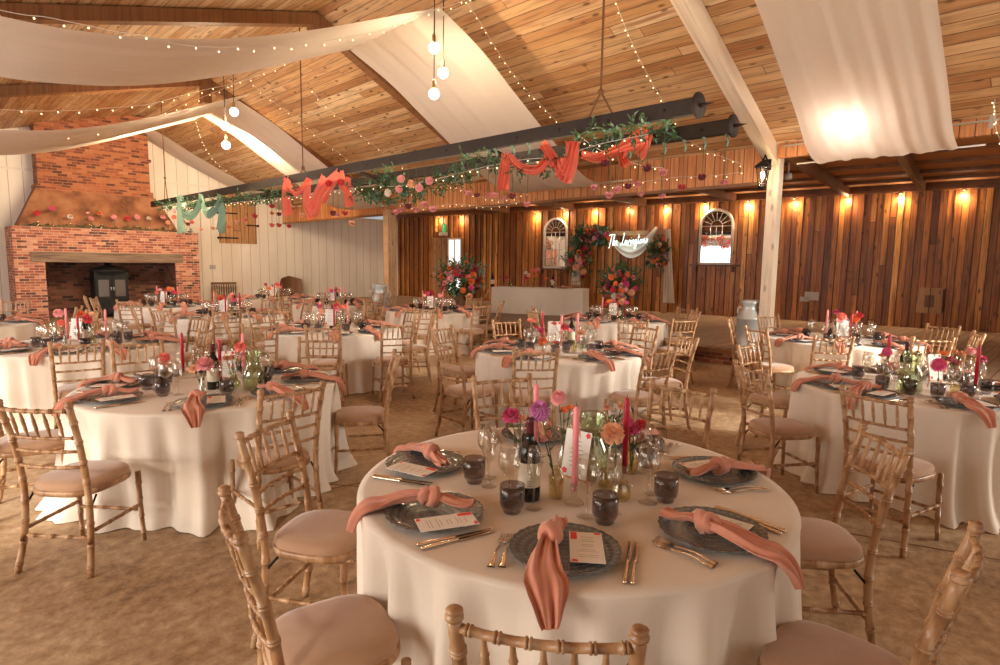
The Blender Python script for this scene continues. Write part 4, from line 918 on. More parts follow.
# mantel garland with single blooms in bud vases
def garland_mesh(pts, rad, dens, mats, L=.07, seed=1, W=.3):
    """leafy spray along a line of points"""
    m = MB(); rr = random.Random(seed)
    for i in range(len(pts) - 1):
        p, q = Vector(pts[i]), Vector(pts[i+1]); n = max(1, int((q - p).length * dens))
        m.tube([p, q], .006, 5, caps=False)
        for k in range(n):
            c = p.lerp(q, rr.random()); g = rr.gauss; r0 = rad * (.35 + .65 * rr.random()); d = Vector((g(0, 1), g(0, 1), g(-.15, 1))).normalized()
            tip = c + d * r0; m.tube([c, tip], .0025, 3, caps=False)
            for w in range(5):
                f = .35 + .65 * w / 4; b = c.lerp(tip, f); dd = (d + Vector((g(0, .7), g(0, .7), g(0, .7)))).normalized(); leaf(m, b, dd, L * rr.uniform(.6, 1.2), L * W * rr.uniform(.6, 1.1), mi=1 if rr.random() < .3 and mats > 1 else 0)
    return m
mg = [(hl + .1 + (fr_ - hl - .2) * t, FB + .12 + .03 * sin(t * 20), fz + .04 + .02 * sin(t * 33)) for t in [i / 14 for i in range(15)]]
garland_mesh(mg, .10, 26, 2, .07, 5).obj('mantel_garland', [M['leaf'], M['euca']], label='thin green leaf garland lying along the brick fireplace mantel', cat='garland')
for i, (px, py, k, c) in enumerate(((37, 213, 'dahlia', 'red'), (52, 209, 'carnation', 'magenta'), (70, 217, 'carnation', 'white'), (88, 213, 'small', 'pink'), (91, 219, 'carnation', 'pink'), (100, 214, 'carnation', 'orange'), (114, 217, 'dahlia', 'pink'), (127.5, 218, 'rose', 'red'), (137, 217, 'dahlia', 'pink'), (149, 219, 'carnation', 'white'), (163, 217, 'rose', 'pink'), (168, 223, 'carnation', 'peach'), (174, 217, 'rose', 'coral'), (184, 222, 'rose', 'pink'))):
    h = on_y(px, py, FB + .13); b = Vector((h.x, FB + .13, fz + .002)); od = ('first', 'second', 'third', 'fourth', 'fifth', 'sixth', 'seventh', 'eighth', 'ninth', 'tenth', 'eleventh', 'twelfth', 'thirteenth', 'last')[i]
    vase(b, 'bottle', 'clear bud vase on the brick mantel, %s counted from the left' % od)
    flower(b + Vector((0, 0, .012)), h, k, c, .075 if k != 'small' else .05, '%s %s on the brick mantel, %s from the left' % ({'red': 'crimson'}.get(c, c), {'small': 'bud'}.get(k, k), od), group='single blooms on the mantel')

# ================================================================ things on the cream gable
def gp(px, py, o=.0): return on_y(px, py, BG - o)
a, b = gp(219.5, 243), gp(255, 205); m = MB(); m.box((a.x, BG - .05, a.z), (b.x, BG - .002, b.z + .35)); hs = empty('wall_hatch', (a.x, BG - .05, a.z), label='wooden hatch door with black strap hinges high on the cream boarded gable', cat='hatch')
o = m.obj('hatch_door', M['shutter'], hs); o.matrix_parent_inverse = Matrix.Translation(-Vector((a.x, BG - .05, a.z)))
for z, x0, x1 in ((a.z + .16, a.x - .05, a.x + .62), (a.z + 1.0, a.x - .05, a.x + .62), (a.z + .62, b.x - .35, b.x + .05)):
    m = MB(); m.box((x0, BG - .075, z), (x1, BG - .05, z + .045)); m.ball((x0 if x0 < a.x else x1, BG - .07, z + .02), .045, 8, 6); o = m.obj('strap_hinge', M['black'], hs); o.matrix_parent_inverse = Matrix.Translation(-Vector((a.x, BG - .05, a.z)))
p = gp(212.5, 267); m = MB(); m.box((p.x - .09, BG - .05, p.z - .07), (p.x + .09, BG - .001, p.z + .07)); m.lathe([(.05, 0), (.05, .02), (.0001, .02)], 12, M=Matrix.Translation((p.x, BG - .05, p.z)) @ Matrix.Rotation(pi / 2, 4, 'X'))
m.obj('socket_box', M['grey_plastic'], label='small grey socket box on the cream boards beside the fireplace', cat='socket')
# slatted bench end and dark barrel chair standing against the gable
p = gp(225.5, 282.3, .45); w = (gp(238, 282, .45).x - gp(213, 282, .45).x) / 2; e = empty('spindle_bench', (p.x, BG - .45, 0), label='dark spindle-back bench standing against the cream gable below the hatch', cat='bench')
m = MB(); m.box((-w, .12, p.z - .07), (w, .18, p.z)); m.obj('top_rail', M['dark_wood'], e)
m = MB(); m.box((-w, -.25, .42), (w, .18, .47)); m.obj('seat', M['dark_wood'], e)
for i in range(11): x = -w * .94 + i * w * 1.88 / 10; m = MB(); m.tube([(x, .15, .46), (x, .15, .75), (x, .15, p.z - .05)], [.014, .02, .014], 7); m.obj('spindle', M['dark_wood'], e)
for sx_ in (-1, 1):
    for y_ in (-.22, .15): m = MB(); m.tube([(sx_ * w * .93, y_, 0), (sx_ * w * .93, y_, .43)], .028, 8); m.obj('leg', M['dark_wood'], e)
p = gp(292, 276, .5); w = (gp(303, 276, .5).x - gp(282, 276, .5).x) / 2; e = empty('barrel_chair', (p.x, BG - .5, 0), label='dark brown curved-back barrel chair against the cream gable, right of the hatch', cat='chair')
m = MB()
def bk(u, v):
    a_ = (u - .5) * 2.2; k = 1 + .12 * sin(v * pi); return (w * 1.1 * sin(a_) * k, -.10 + .34 * cos(a_) * k, .40 + (p.z - .40) * v - .12 * abs(u - .5) * 2 * v)
m.grid(bk, 20, 8); m.grid(lambda u, v: tuple(Vector(bk(u, v)) * 1.0 + Vector((0, .03, 0))), 20, 8); m.obj('backrest', M['dark_wood'], e)
m = MB(); m.lathe([(.0001, .0), (w * .95, .0), (w, .04), (w * .95, .08), (.0001, .10)], 20, (0, 0, .38)); m.obj('seat', M['dark_wood'], e)
for a_, b_ in ((-.7, -.5), (.7, -.5), (.7, .6), (-.7, .6)): m = MB(); m.tube([(w * a_, w * b_, 0), (w * a_ * .9, w * b_ * .9, .39)], .022, 8); m.obj('leg', M['dark_wood'], e)
# milk churns
def churn(p, k, label):
    m = MB(); pr = [(.0001, 0), (.165, 0), (.172, .012), (.172, .03), (.166, .04), (.166, .46), (.172, .465), (.172, .485), (.164, .50), (.105, .60), (.100, .615), (.100, .67), (.112, .69), (.112, .705), (.0001, .705)]
    e = empty('milk_churn', p, yawc); m.lathe([(a * k, b * k) for a, b in pr], 32); m.obj('churn_body', M['galv'], e)
    m = MB(); m.lathe([(a * k, b * k) for a, b in ((.0001, .70), (.118, .70), (.122, .71), (.118, .735), (.07, .742), (.0001, .742))], 28); m.obj('lid', M['galv'], e)
    for s_ in (-1, 1): m = MB(); m.tube([Vector(q) * k for q in ((s_*.10, 0, .63), (s_*.16, 0, .64), (s_*.175, 0, .58), (s_*.150, 0, .525))], .009 * k, 8); m.obj('handle', M['galv'], e)
    return tag(e, label, 'milk churn', 'galvanised milk churns')
cp = Vector((10.24, 4.22, .27)); zt = .88
churn(cp, zt / .742, 'galvanised milk churn on the stage beside the pale timber post')
cp2 = at_z(380, 320, .0); d2 = ray(380, 300); t_ = 15.0 / (d2.x * S2 + d2.y * S2); cp2 = EYE + d2 * t_; zt = (EYE + ray(380, 284) * (15.0 / ((ray(380, 284).x + ray(380, 284).y) * S2))).z; cp2.z = 0
churn(cp2, zt / .742, 'galvanised milk churn before the cream gable beside the far post')

# ================================================================ boarded stage wall
def wobj(m, name, mat, s, z, off=.03, parent=None, **k):
    o = m.obj(name, mat, parent, **k)
    if parent is None: o.matrix_world = Matrix.Translation(wall_pt(s, z, off)) @ Matrix((WT, WN, Vector((0, 0, 1)))).transposed().to_4x4()
    return o
def wempty(name, s, z, off=.03, **k):
    e = empty(name, **k); e.matrix_world = Matrix.Translation(wall_pt(s, z, off)) @ Matrix((WT, WN, Vector((0, 0, 1)))).transposed().to_4x4(); return e
SPOTX = [(441, 223), (462, 222), (510, 219), (537, 216), (566, 215), (596, 214), (630, 212), (667, 208), (706, 206), (749, 203), (795, 201), (848, 201), (901, 197), (964, 193), (1040, 189)]
for i, (px, py) in enumerate(SPOTX):
    s_, z_ = on_wall(px, py); z_ = 3.52; e = wempty('downlight', s_, z_, .115)
    od = ('first', 'second', 'third', 'fourth', 'fifth', 'sixth', 'seventh', 'eighth', 'ninth', 'tenth', 'eleventh', 'twelfth', 'thirteenth', 'fourteenth', 'fifteenth')[i]
    if i != 2 and i != 14:
        m = MB(); m.shell([(.045, .06), (.05, 0)], 14); m.obj('housing', M['black'], e); m = MB(); m.ball((0, 0, .02), .034, 10, 6); m.obj('lamp_glass', M['spot_glow'], e)
        tag(e, 'small warm downlight washing the boarded stage wall, %s from the far corner' % od, 'downlight', 'downlights along the stage wall')
        lp = wall_pt(s_, 3.50, .115); lamp('downlight_beam', 'SPOT', lp, 95, WARM, target=lp - WN * .12 + Vector((0, 0, -1)), spot=radians(145), blend=1.0, radius=.03); lamp('downlight_spill', 'POINT', wall_pt(s_, 3.40, .20), 9, WARM, radius=.04)
    else: bpy.data.objects.remove(e)
m = MB(); m.beam(wall_pt(0, 3.58, .14), wall_pt(WL, 3.58, .14), .16, .05); structure(m, 'trim_37', M['oak_dark'])
# arched mirrors on shelves
def arch_mirror(x0, x1, ytop, ybot, label):
    sa, za = on_wall(x0, ybot, .05); sb, _ = on_wall(x1, ybot, .05); _, zt_ = on_wall((x0 + x1) / 2, ytop, .05); w = abs(sa - sb) / 2; H = zt_ - za; e = wempty('arched_mirror', (sa + sb) / 2, za, .035); r = w
    n = 20; arc = [(r * cos(pi * i / n), H - r + r * sin(pi * i / n)) for i in range(n + 1)]; out = [(w, 0)] + arc + [(-w, 0)]
    def fat(pts, t, name, mat, closed=False):
        m = MB(); m.tube([(x, .02, z) for x, z in pts], t, 8); return m.obj(name, mat, e)
    m = MB(); m.add([(x, .012, z) for x, z in out], [tuple(range(len(out)))]); m.obj('mirror_glass', M['mirror'], e)
    fr = fat(out, .045, 'mirror_frame', M['white_paint']); m = MB(); m.box((-w, 0, -.04), (w, .06, .03)); m.obj('frame_sill', M['white_paint'], e)
    m = MB()
    for k in (-.36, .0, .36): m.tube([(w * k, .02, 0), (w * k, .02, H - r)], .012, 6)
    for k in range(1, 5): m.tube([(-w, .02, (H - r) * k / 4), (w, .02, (H - r) * k / 4)], .012, 6)
    for k in range(1, 8): an = pi * k / 8; m.tube([(r * .36 * cos(an), .02, H - r + r * .36 * sin(an)), (r * cos(an), .02, H - r + r * sin(an))], .011, 6)
    m.tube([(r * .36 * cos(pi * k / 10), .02, H - r + r * .36 * sin(pi * k / 10)) for k in range(11)], .011, 6); m.obj('glazing_bars', M['white_paint'], e)
    tag(e, label, 'mirror', 'arched mirrors on the boarded wall')
    e2 = wempty('wall_shelf', (sa + sb) / 2, za - .09, .03); ww = w + .22; m = MB(); m.box((-ww, 0, 0), (ww, .20, .05)); m.obj('shelf_board', M['dark_wood'], e2)
    for s_ in (-1, 1): m = MB(); m.box((s_ * ww * .78 - .025, 0, -.16), (s_ * ww * .78 + .025, .13, 0)); m.obj('bracket', M['dark_wood'], e2)
    tag(e2, 'narrow wooden shelf under the mirror ' + label.split('wall ')[1], 'shelf', 'wall shelves under the mirrors')
arch_mirror(544, 566, 219, 267, 'arched white mirror on the wall left of the neon sign'); arch_mirror(699, 731, 210, 263, 'arched white mirror on the wall left of the pale post')
# corner door with its light, exit sign
sa, za = on_wall(461, 300, .04); sb, _ = on_wall(433, 300, .04); _, zd = on_wall(447, 237.5, .04); e = wempty('door_1', (sa + sb) / 2, .27, .03, kind='structure'); W2 = abs(sb - sa) / 2
m = MB(); m.box((-W2, 0, 0), (W2, .05, zd - .27)); m.obj('door_leaf', M['shutter'], e)
s1, z1 = on_wall(461, 264, .09); s2, z2 = on_wall(448.5, 239, .09); c_ = (sa + sb) / 2; x0, x1 = min(s1, s2) - c_, max(s1, s2) - c_
zl = on_wall(455, 300, .09)[1]
m = MB(); m.box((x0, .055, .35), (x1, .06, z2 - .27)); m.obj('glass_pane', M['day_glow'], e)
m = MB()
for z_ in (.3, z1 - .27 - .02, z2 - .27): m.box((x0 - .03, .05, z_ - .03), (x1 + .03, .085, z_ + .03))
for x_ in (x0, (x0 + x1) / 2, x1): m.box((x_ - .025, .05, .3), (x_ + .025, .085, z2 - .27))
m.obj('glazing_bars', M['white_paint'], e)
m = MB(); m.tube([(x1 + .75, .05, 1.0), (x1 + .75, .16, 1.0), (x1 + .08, .16, 1.0), (x1 + .08, .05, 1.0)], .022, 8); m.obj('push_bar', M['galv'], e)
s_, z_ = on_wall(444, 233, .04); e = wempty('exit_sign', s_, z_, .035); m = MB(); m.box((-.20, 0, -.10), (.20, .09, .02)); m.obj('sign_case', M['white_paint'], e)
m = MB(); m.box((-.085, 0, .02), (.085, .03, .36)); m.obj('green_panel', M['exit_green'], e)
m = MB(); m.ball((0, .035, .30), .022, 8, 6); m.tube([(0, .035, .27), (.01, .035, .17)], .016, 6); m.tube([(.01, .035, .17), (.045, .035, .11), (.03, .035, .06)], .011, 6); m.tube([(.01, .035, .17), (-.03, .035, .12), (-.06, .035, .10)], .011, 6); m.tube([(.0, .035, .26), (.045, .035, .21)], .009, 6); m.tube([(.0, .035, .26), (-.045, .035, .22)], .009, 6); m.obj('running_man', M['white_paint'], e)
tag(e, 'green running-man exit sign over the far corner door', 'sign')
# wooden box and sockets
s1, z1 = on_wall(915.5, 311, .1); s2, z2 = on_wall(944, 290, .1); w = abs(s1 - s2) / 2; h = z2 - z1; e = wempty('wall_box', (s1 + s2) / 2, z1, .03); m = MB(); m.box((-w, 0, 0), (w, .14, h)); m.box((-w - .03, 0, h), (w + .03, .17, h + .04)); m.box((-w - .02, 0, -.03), (w + .02, .16, 0)); m.obj('box_case', M['shutter'], e)
m = MB()
for x_ in (-.28, -.1, .1, .28): m.box((x_ * w - .02, .142, h * .2), (x_ * w + .02, .152, h * .75))
m.obj('slots', M['dark_wood'], e); tag(e, 'small slotted wooden box fixed to the boarded wall on the right', 'box')
for i, (px, py) in enumerate(((805, 299), (812, 296))):
    s_, z_ = on_wall(px, py); m = MB(); m.box((-.11 - .06 * i, 0, -.06 - .05 * i), (.11 + .06 * i, .045, .06 + .05 * i)); wobj(m, 'wall_socket', M['grey_plastic'], s_, z_, label='%s grey socket on the boards right of the pale post' % ('smaller left', 'larger right')[i], cat='socket')

# ================================================================ muslin drapes
PR = [(5.5, 5.17), (6.29, 4.80), (6.93, 4.40), (7.78, 3.88), (8.74, 3.34), (9.35, 3.22), (9.95, 3.30)]
PR0 = [(5.5, 5.70), (6.4, 5.36), (7.39, 4.87), (8.17, 4.37), (8.96, 3.84), (9.5, 3.42), (9.95, 3.28)]
PL = [(5.5, 5.17), (5.02, 4.97), (3.58, 4.36), (2.44, 3.97), (1.53, 3.79), (.78, 3.74), (-.6, 3.78), (-2.4, 4.0), (-4.6, 3.45)]
def drape(prof, b0, b1, label, wr=1.0, seed=1, end=True, gather=.0):
    P = bezier_path([(a, 0, z) for a, z in prof], 7); n = len(P) - 1; rr = random.Random(seed); ph = [rr.random() * 6 for _ in range(4)]
    def f(u, v):
        p = P[min(n, round(v * n))]; t = v; k = 1 - gather * (1 - t) ** 2; b = (b0 + b1) / 2 + (u - .5) * (b1 - b0) * k
        fold = wr * (.018 * sin(u * 34 + ph[0] + 2.4 * t) + .012 * sin(u * 61 + ph[1] + 5 * t)) + wr * .014 * sin(u * 9 - 7 * t + ph[2])
        belly = -.05 * sin(u * pi) * sin(t * pi)
        return (p.x, b, p.z + fold + belly)
    m = MB(); m.grid(f, 72, n); o = m.obj('muslin_drape', M['muslin'], label=label, cat='drape', group='muslin drapes under the roof')
    if end:
        m = MB(); m.tube([(9.95, b0 - .28, prof[-1][1] + .02), (9.95, b1 + .28, prof[-1][1] + .02)], .012, 6); m.obj('drape_rod', M['white_paint'], label='thin rod at the foot of the ' + label.replace('cream muslin ', '').replace('sagging ', '').replace('down the right roof slope ', '').replace('down the right slope ', ''), cat='rod', group='rods of the muslin drapes')
    return o
drape(PR0, 1.50, 3.22, 'wide glowing cream muslin drape nearest the pale rafter, upper right', .55, 3)
drape(PR, 6.75, 9.05, 'cream muslin drape sagging down the right roof slope behind the front bulbs', .5, 4)
drape(PR, 13.6, 15.85, 'cream muslin drape sagging down the right slope behind the further bulbs', .5, 5)
PR3 = [(p.x, p.z) for p in (on_y(x_, y_, 20.0) for x_, y_ in ((138, 121), (165, 136), (200, 158), (230, 175), (251, 186), (285, 202), (312, 209)))]; PR3 = [(5.0, PR3[0][1] + .15)] * (PR3[0][0] > 5.2) + [q for q in PR3 if q[0] < 9.8] + [(9.95, PR3[-1][1] + .03)]
drape(PR3, 20.0, 21.4, 'cream muslin drape nearest the gable, beside the chimney', .5, 6)
drape(PL, 6.75, 9.05, 'cream muslin swag on the left roof slope, the nearer of two', .4, 7, False); drape(PL, 12.9, 16.3, 'cream muslin swag on the left slope in front of the chimney', .4, 8, False)

# ================================================================ hanging drill beam with its garland
BA, BA2, BZ = 5.35, 6.35, 3.19
q1 = on_x(152, 204.5, BA); q1 = Vector((BA, q1.y, q1.z)); e = empty('hanging_rack', (BA, 2.8, BZ), label='long dark iron double beam hung on ropes below the ridge, wound with garland', cat='hanging beam')
def hb(m, name, mat, par=None):
    o = m.obj(name, mat, par or e)
    if par is None: o.matrix_parent_inverse = Matrix.Translation(-Vector((BA, 2.8, BZ)))
    return o
for a_, b0_ in ((BA, 2.80), (BA2, 2.92)):
    m = MB(); m.beam((a_, b0_, BZ), (a_, q1.y, q1.z), .07, .15)
    hb(m, 'iron_bar', M['iron']); m = MB(); n_ = 26
    for i in range(n_): t = (i + .5) / n_; y_ = b0_ + (q1.y - b0_) * t; m.tube([(a_ - .04, y_, BZ + (q1.z - BZ) * t), (a_ + .04, y_, BZ + (q1.z - BZ) * t)], .018, 7)
    hb(m, 'bolts', M['black']); m = MB(); Mx = Matrix.Translation((a_, b0_, BZ)) @ Matrix.Rotation(pi / 2, 4, 'X')
    m.lathe([(.0001, 0), (.118, 0), (.122, .012), (.118, .024), (.0001, .024)], 24, M=Mx); hb(m, 'end_disc', M['iron'])
    m = MB(); m.lathe([(.022, .02), (.018, .06), (.0001, .17)], 10, M=Mx); hb(m, 'end_spike', M['iron'])
for y_ in (3.55, 6.2, 9.5, 13.5): m = MB(); m.tube(bezier_path([(BA, y_, BZ - .02), (BA + .3, y_ + .05, BZ + .09), (BA + .7, y_ - .05, BZ + .07), (BA2, y_, BZ - .02)], 5), .028, 8); hb(m, 'cross_piece', M['iron'])
for px, yk in ((303, 168), (601, 92), (165, 178)):
    k_ = on_x(px, yk, BA); m = MB(); m.tube([(BA, k_.y, roof_z(BA)), (BA, k_.y, k_.z)], .012, 6); m.ball(tuple(k_), .035, 8, 6)
    for s_ in (-1, 1): m.tube([tuple(k_), (BA, k_.y + s_ * .16, BZ + .07)], .011, 6)
    hb(m, 'rope', M['rope'])
def gpath(L, a): return [tuple(on_x(px, py, a)) for px, py in L]
def garl(L, a, rad, dens, label, seed, leafL=.085):
    P = gpath(L, a); m = garland_mesh(P, rad, dens, 2, leafL, seed, .24); o = m.obj('leaf_garland', [M['leaf'], M['euca']], label=label, cat='garland', group='leaf garlands on the hanging beam'); return P
garl([(160, 206), (185, 204), (210, 203), (240, 197), (262, 198), (285, 194), (300, 192)], BA - .06, .22, 24, 'leaf garland at the far end of the hanging beam, around the green scarf', 1)
garl([(355, 188), (366, 195), (378, 192), (386, 184), (380, 176), (392, 178), (400, 188), (415, 190), (432, 184), (450, 180), (470, 172)], BA - .06, .24, 46, 'thick leaf garland looped along the middle of the hanging beam', 2)
garl([(455, 170), (466, 158), (480, 157), (498, 160), (506, 168), (520, 166), (540, 164), (552, 168), (565, 158), (580, 148)], BA - .05, .18, 44, 'leaf garland between the coral scarves on the hanging beam', 3, .07)
garl([(578, 148), (586, 135), (600, 130), (606, 138), (622, 132), (640, 126), (652, 130), (662, 132), (676, 133)], BA - .02, .19, 50, 'leaf garland at the near end of the hanging beam', 4, .075)
garl([(366, 195), (375, 200), (390, 199), (410, 196), (425, 192)], BA + .2, .17, 30, 'small trailing leaf garland under the middle of the beam', 6, .07)
rr = random.Random(9)
for i, (px, py, c) in enumerate(((402, 181, 'pink'), (412, 186, 'peach'), (420, 190, 'pink'), (400, 191, 'pink'), (389, 195, 'white'), (430, 183, 'pink'), (330, 185, 'red'), (342, 184, 'red'), (176, 212, 'pink'), (186, 206, 'white'))):
    p = on_x(px, py, BA - .12); flower(p, p + Vector((-.06, -.06, .02)), 'rose', c, .055, '%s rose tucked in the beam garland, %s along' % ({'red': 'crimson'}.get(c, c), ('first', 'second', 'third', 'fourth', 'fifth', 'sixth', 'seventh', 'eighth', 'ninth', 'tenth')[i]), face=Vector((-1, -1, .1)), group='roses tucked in the garland', leaves=0)
def scarf(segs, a, mat, label, group):
    e = empty('gauze_scarf', on_x(*segs[0][0][0], a), label=label, cat='scarf', group=group); o0 = e.location.copy()
    for pts, w in segs:
        P = [on_x(px, py, a) - o0 + Vector((-.05, 0, 0)) for px, py in pts]; P = bezier_path(P, 6); n = len(P) - 1
        W = w if hasattr(w, '__len__') else (w, w)
        def f(u, v):
            i = min(n, round(v * n)); p = P[i]; d = (P[min(i+1, n)] - P[max(i-1, 0)]).normalized(); sd = d.cross(Vector((1, 0, 0))).normalized()
            ww = W[0] + (W[1] - W[0]) * v; return tuple(p + sd * ((u - .5) * ww) + Vector((.035 * sin(u * 19 + v * 4) * (.4 + v), 0, .012 * sin(u * 13))))
        m = MB(); m.grid(f, 26, n); m.obj('cloth_fold', mat, e)
    return e
G_ = 'gauze scarves on the hanging beam'
scarf([([(292, 180), (288, 192), (291, 215)], (.20, .26)), ([(286, 181), (298, 193), (312, 181)], (.16, .12))], BA - .06, M['coral_gauze'], 'coral gauze scarf, furthest of the coral ones on the beam', G_)
scarf([([(311, 184), (309, 200), (316, 214)], (.18, .34)), ([(326, 176), (322, 192), (315, 212)], (.16, .34))], BA - .06, M['coral_gauze'], 'coral gauze scarf hanging in a long loop, second along the beam', G_)
scarf([([(341, 173), (333, 183), (324, 197)], (.16, .30))], BA - .06, M['coral_gauze'], 'coral gauze scarf with a slanted tail, third along the beam', G_)
scarf([([(343, 172), (345, 185), (352, 190)], (.18, .2)), ([(351, 178), (350, 192), (353, 206)], (.14, .18))], BA - .06, M['coral_gauze'], 'short knotted coral gauze scarf, fourth along the beam', G_)
scarf([([(508, 154), (507, 170), (506, 190)], (.13, .15))], BA - .06, M['coral_gauze'], 'straight coral gauze tail left of the big coral swag', G_)
scarf([([(512, 157), (523, 168), (540, 170), (553, 158)], (.09, .12)), ([(545, 144), (552, 155), (560, 165)], (.10, .14)), ([(560, 162), (568, 176), (574, 160), (577, 143)], (.16, .18)), ([(577, 143), (571, 165), (566, 181)], (.14, .20))], BA - .06, M['coral_gauze'], 'big coral gauze swag looped at the middle of the beam', G_)
scarf([([(584, 155), (600, 158), (620, 150), (640, 140), (652, 134)], (.09, .22)), ([(626, 147), (624, 158), (629, 166)], (.10, .12)), ([(652, 133), (645, 148), (640, 155)], (.10, .20))], BA2 - .06, M['coral_gauze'], 'coral gauze swag at the near end of the hanging beam', G_)
scarf([([(181, 196), (182, 212), (184, 233)], (.30, .42)), ([(183, 212), (192, 216), (200, 208), (204, 197)], (.22, .22)), ([(203, 198), (209, 214), (220, 205), (223, 197)], (.22, .22)), ([(221, 199), (224, 215), (223, 232)], (.30, .34))], BA - .06, M['green_gauze'], 'sage green gauze scarf at the far end of the beam', G_)
# single flowers hung head-down on ribbons
HF = [(594,134,187,'rose','pink',1),(605,131,163,'rose','dark',0),(609,130,195,'rose','pink',0),(617,128,189,'rose','pink',0),(628,126,186,'rose','dark',1),(638,125,183,'carnation','pink',0),(641,124,193,'carnation','pink',1),(647,126,168,'rose','dark',0),(662,136,195,'carnation','pink',1),(663,133,172,'rose','pink',0),(682,138,187,'rose','red',1),(702,134,177,'rose','dark',1),(724,130,181,'carnation','pink',1),
 (527,160,204,'rose','pink',0),(512,158,196,'rose','dark',0),(503,160,197,'carnation','pink',1),(495,156,195,'rose','pink',0),(488,156,194,'carnation','pink',0),(477,158,195,'rose','dark',1),(468,160,193,'rose','pink',0),
 (433,184,209,'rose','pink',0),(424,186,204,'rose','pink',0),(416,188,209,'carnation','pink',0),(408,190,206,'rose','dark',0),(401,192,209,'carnation','pink',0),(396,192,212,'rose','pink',1),
 (352,190,223,'rose','peach',0),(345,190,213,'rose','red',0),(338,190,214,'carnation','pink',1),(333,190,213,'rose','dark',0),(302,194,215,'rose','peach',0),(284,193,213,'rose','coral',0),(289,193,226,'rose','red',1),(279,195,214,'rose','dark',1),(279,195,225,'rose','red',0),(272,196,206,'rose','red',0),(272,196,213,'rose','coral',1),(272,196,225,'rose','coral',0),
 (255,197,216,'rose','red',0),(245,199,220,'rose','coral',0),(237,200,222,'rose','peach',0),(229,201,227,'rose','orange',0),(213,203,228,'rose','peach',0),(201,206,229,'rose','peach',0),(192,207,222,'rose','coral',0),(188,208,224,'rose','dark',0)]
for i, (px, y0, y1, k, c, bk_) in enumerate(HF):
    a_ = BA if not bk_ and px < 670 else BA2
    t = on_x(px, y0, a_); h = on_x(px, y1, a_); dep = (h - EYE).length; r = .046 if px > 460 else .056; t = Vector((a_, h.y, BZ + (q1.z - BZ) * (h.y - 2.8) / (q1.y - 2.8)))
    e = empty('hanging_flower', t); m = MB(); L = t.z - h.z; m.tube([(0, 0, 0), (.01, 0, -L * .5), (0, 0, -L)], .004, 4); m.obj('stem', M['stem'], e)
    put_bloom('bloom', k, c, Vector((0, 0, -L)), r, e, Vector((rr.uniform(-.3, 0), rr.uniform(-.3, 0), -1)))
    if px > 455:
        m = MB(); m.grid(lambda u, v: ((u - .5) * .07 * (1 - v * .3), .02 * sin(u * 9 + v * 3), .06 - v * .16), 5, 4); m.grid(lambda u, v: (.012 + (u - .5) * .04, .02 * sin(v * 6), -.02 - v * .18), 3, 4); m.obj('ribbon', M['green_gauze'], e)
    zone = 'near end' if px > 590 else 'middle' if px > 390 else 'coral scarves' if px > 268 else 'green scarf'
    wd_ = ('longest', 'first', 'second', 'third', 'fourth', 'fifth', 'sixth', 'seventh', 'eighth', 'ninth', 'tenth', 'eleventh', 'twelfth', 'thirteenth')
    zi = sum(1 for q in HF[:i] if ('near end' if q[0] > 590 else 'middle' if q[0] > 390 else 'coral scarves' if q[0] > 268 else 'green scarf') == zone) + 1
    cd = {'dark': 'burgundy', 'red': 'crimson'}.get(c, c); tag(e, '%s %s hanging head-down, %s by the %s of the beam' % (cd, k, wd_[min(zi, 13)], zone), 'flower', 'flowers hanging from the beam')

# ================================================================ fairy lights
FM = MB().ball((0, 0, 0), .0085, 6, 4).mesh('fairy_bulb', M['fairy_glow'])
def fairy(P, label, step=.24, sag=0.0, r=1.0):
    P = [Vector(p) for p in P]; Q = bezier_path(P, 6); m = MB(); m.tube(Q, .0035, 4, caps=False); o = m.obj('string_lights', M['white_paint'], label=label, cat='string lights', group='strings of fairy lights')
    acc = 0; k = 0
    for i in range(len(Q) - 1):
        d = Q[i+1] - Q[i]; L = d.length
        while acc < L and k < 99:
            b = bpy.data.objects.new('fairy_bulb', FM); COL.objects.link(b); b.parent = o; b.location = Q[i] + d * (acc / L) + Vector((0, 0, -.02 - .025 * (k % 2))); b.scale = (r, r, r); acc += .78 * step * (.8 + .4 * ((k * 37) % 10) / 10); k += 1
        acc -= L
def onroof(px, py, drop=.10):   # the roof slope that the ray meets
    d = ray(px, py); s = SR; t = (ZR + SR * AR - EYE.z) / (d.z + SR * d.x); p = EYE + d * (t * .985)
    if p.x < AR: t = (ZR - SL * AR - EYE.z) / (d.z - SL * d.x); p = EYE + d * (t * .985)
    return p - Vector((0, 0, drop))
fairy([on_y(px, py, 6.62) for px, py in ((-30, 2), (0, 10), (26, 15), (46, 17), (70, 22), (90, 26), (112, 31), (145, 36), (178, 44), (208, 47), (240, 47), (280, 46), (330, 40), (380, 30), (420, 14), (455, 4), (480, -8))], 'fairy light string along the nearer left muslin swag', .28)
fairy([on_y(px, py, 12.2) for px, py in ((-20, 108), (10, 110), (55, 111), (110, 108), (150, 104), (180, 96), (208, 89), (232, 84), (260, 75), (292, 61))], 'fairy light string between the two left muslin swags', .34, r=1.25)
fairy([on_y(px, py, 13.8) for px, py in ((-20, 136), (0, 138), (40, 137), (80, 135), (118, 128), (152, 118), (188, 103), (215, 92), (240, 82))], 'fairy light string across the further left muslin swag', .34, r=1.3)
fairy([onroof(px, py) for px, py in ((253, 80), (270, 95), (288, 108), (303, 120), (318, 133), (338, 148), (360, 166))], 'fairy light string down the roof boards right of the further bulbs', .34, r=1.2)
fairy([onroof(px, py) for px, py in ((312, 86), (326, 102), (345, 118), (370, 138), (396, 158), (412, 168))], 'fairy light string down the roof boards left of the big drape', .34, r=1.15)
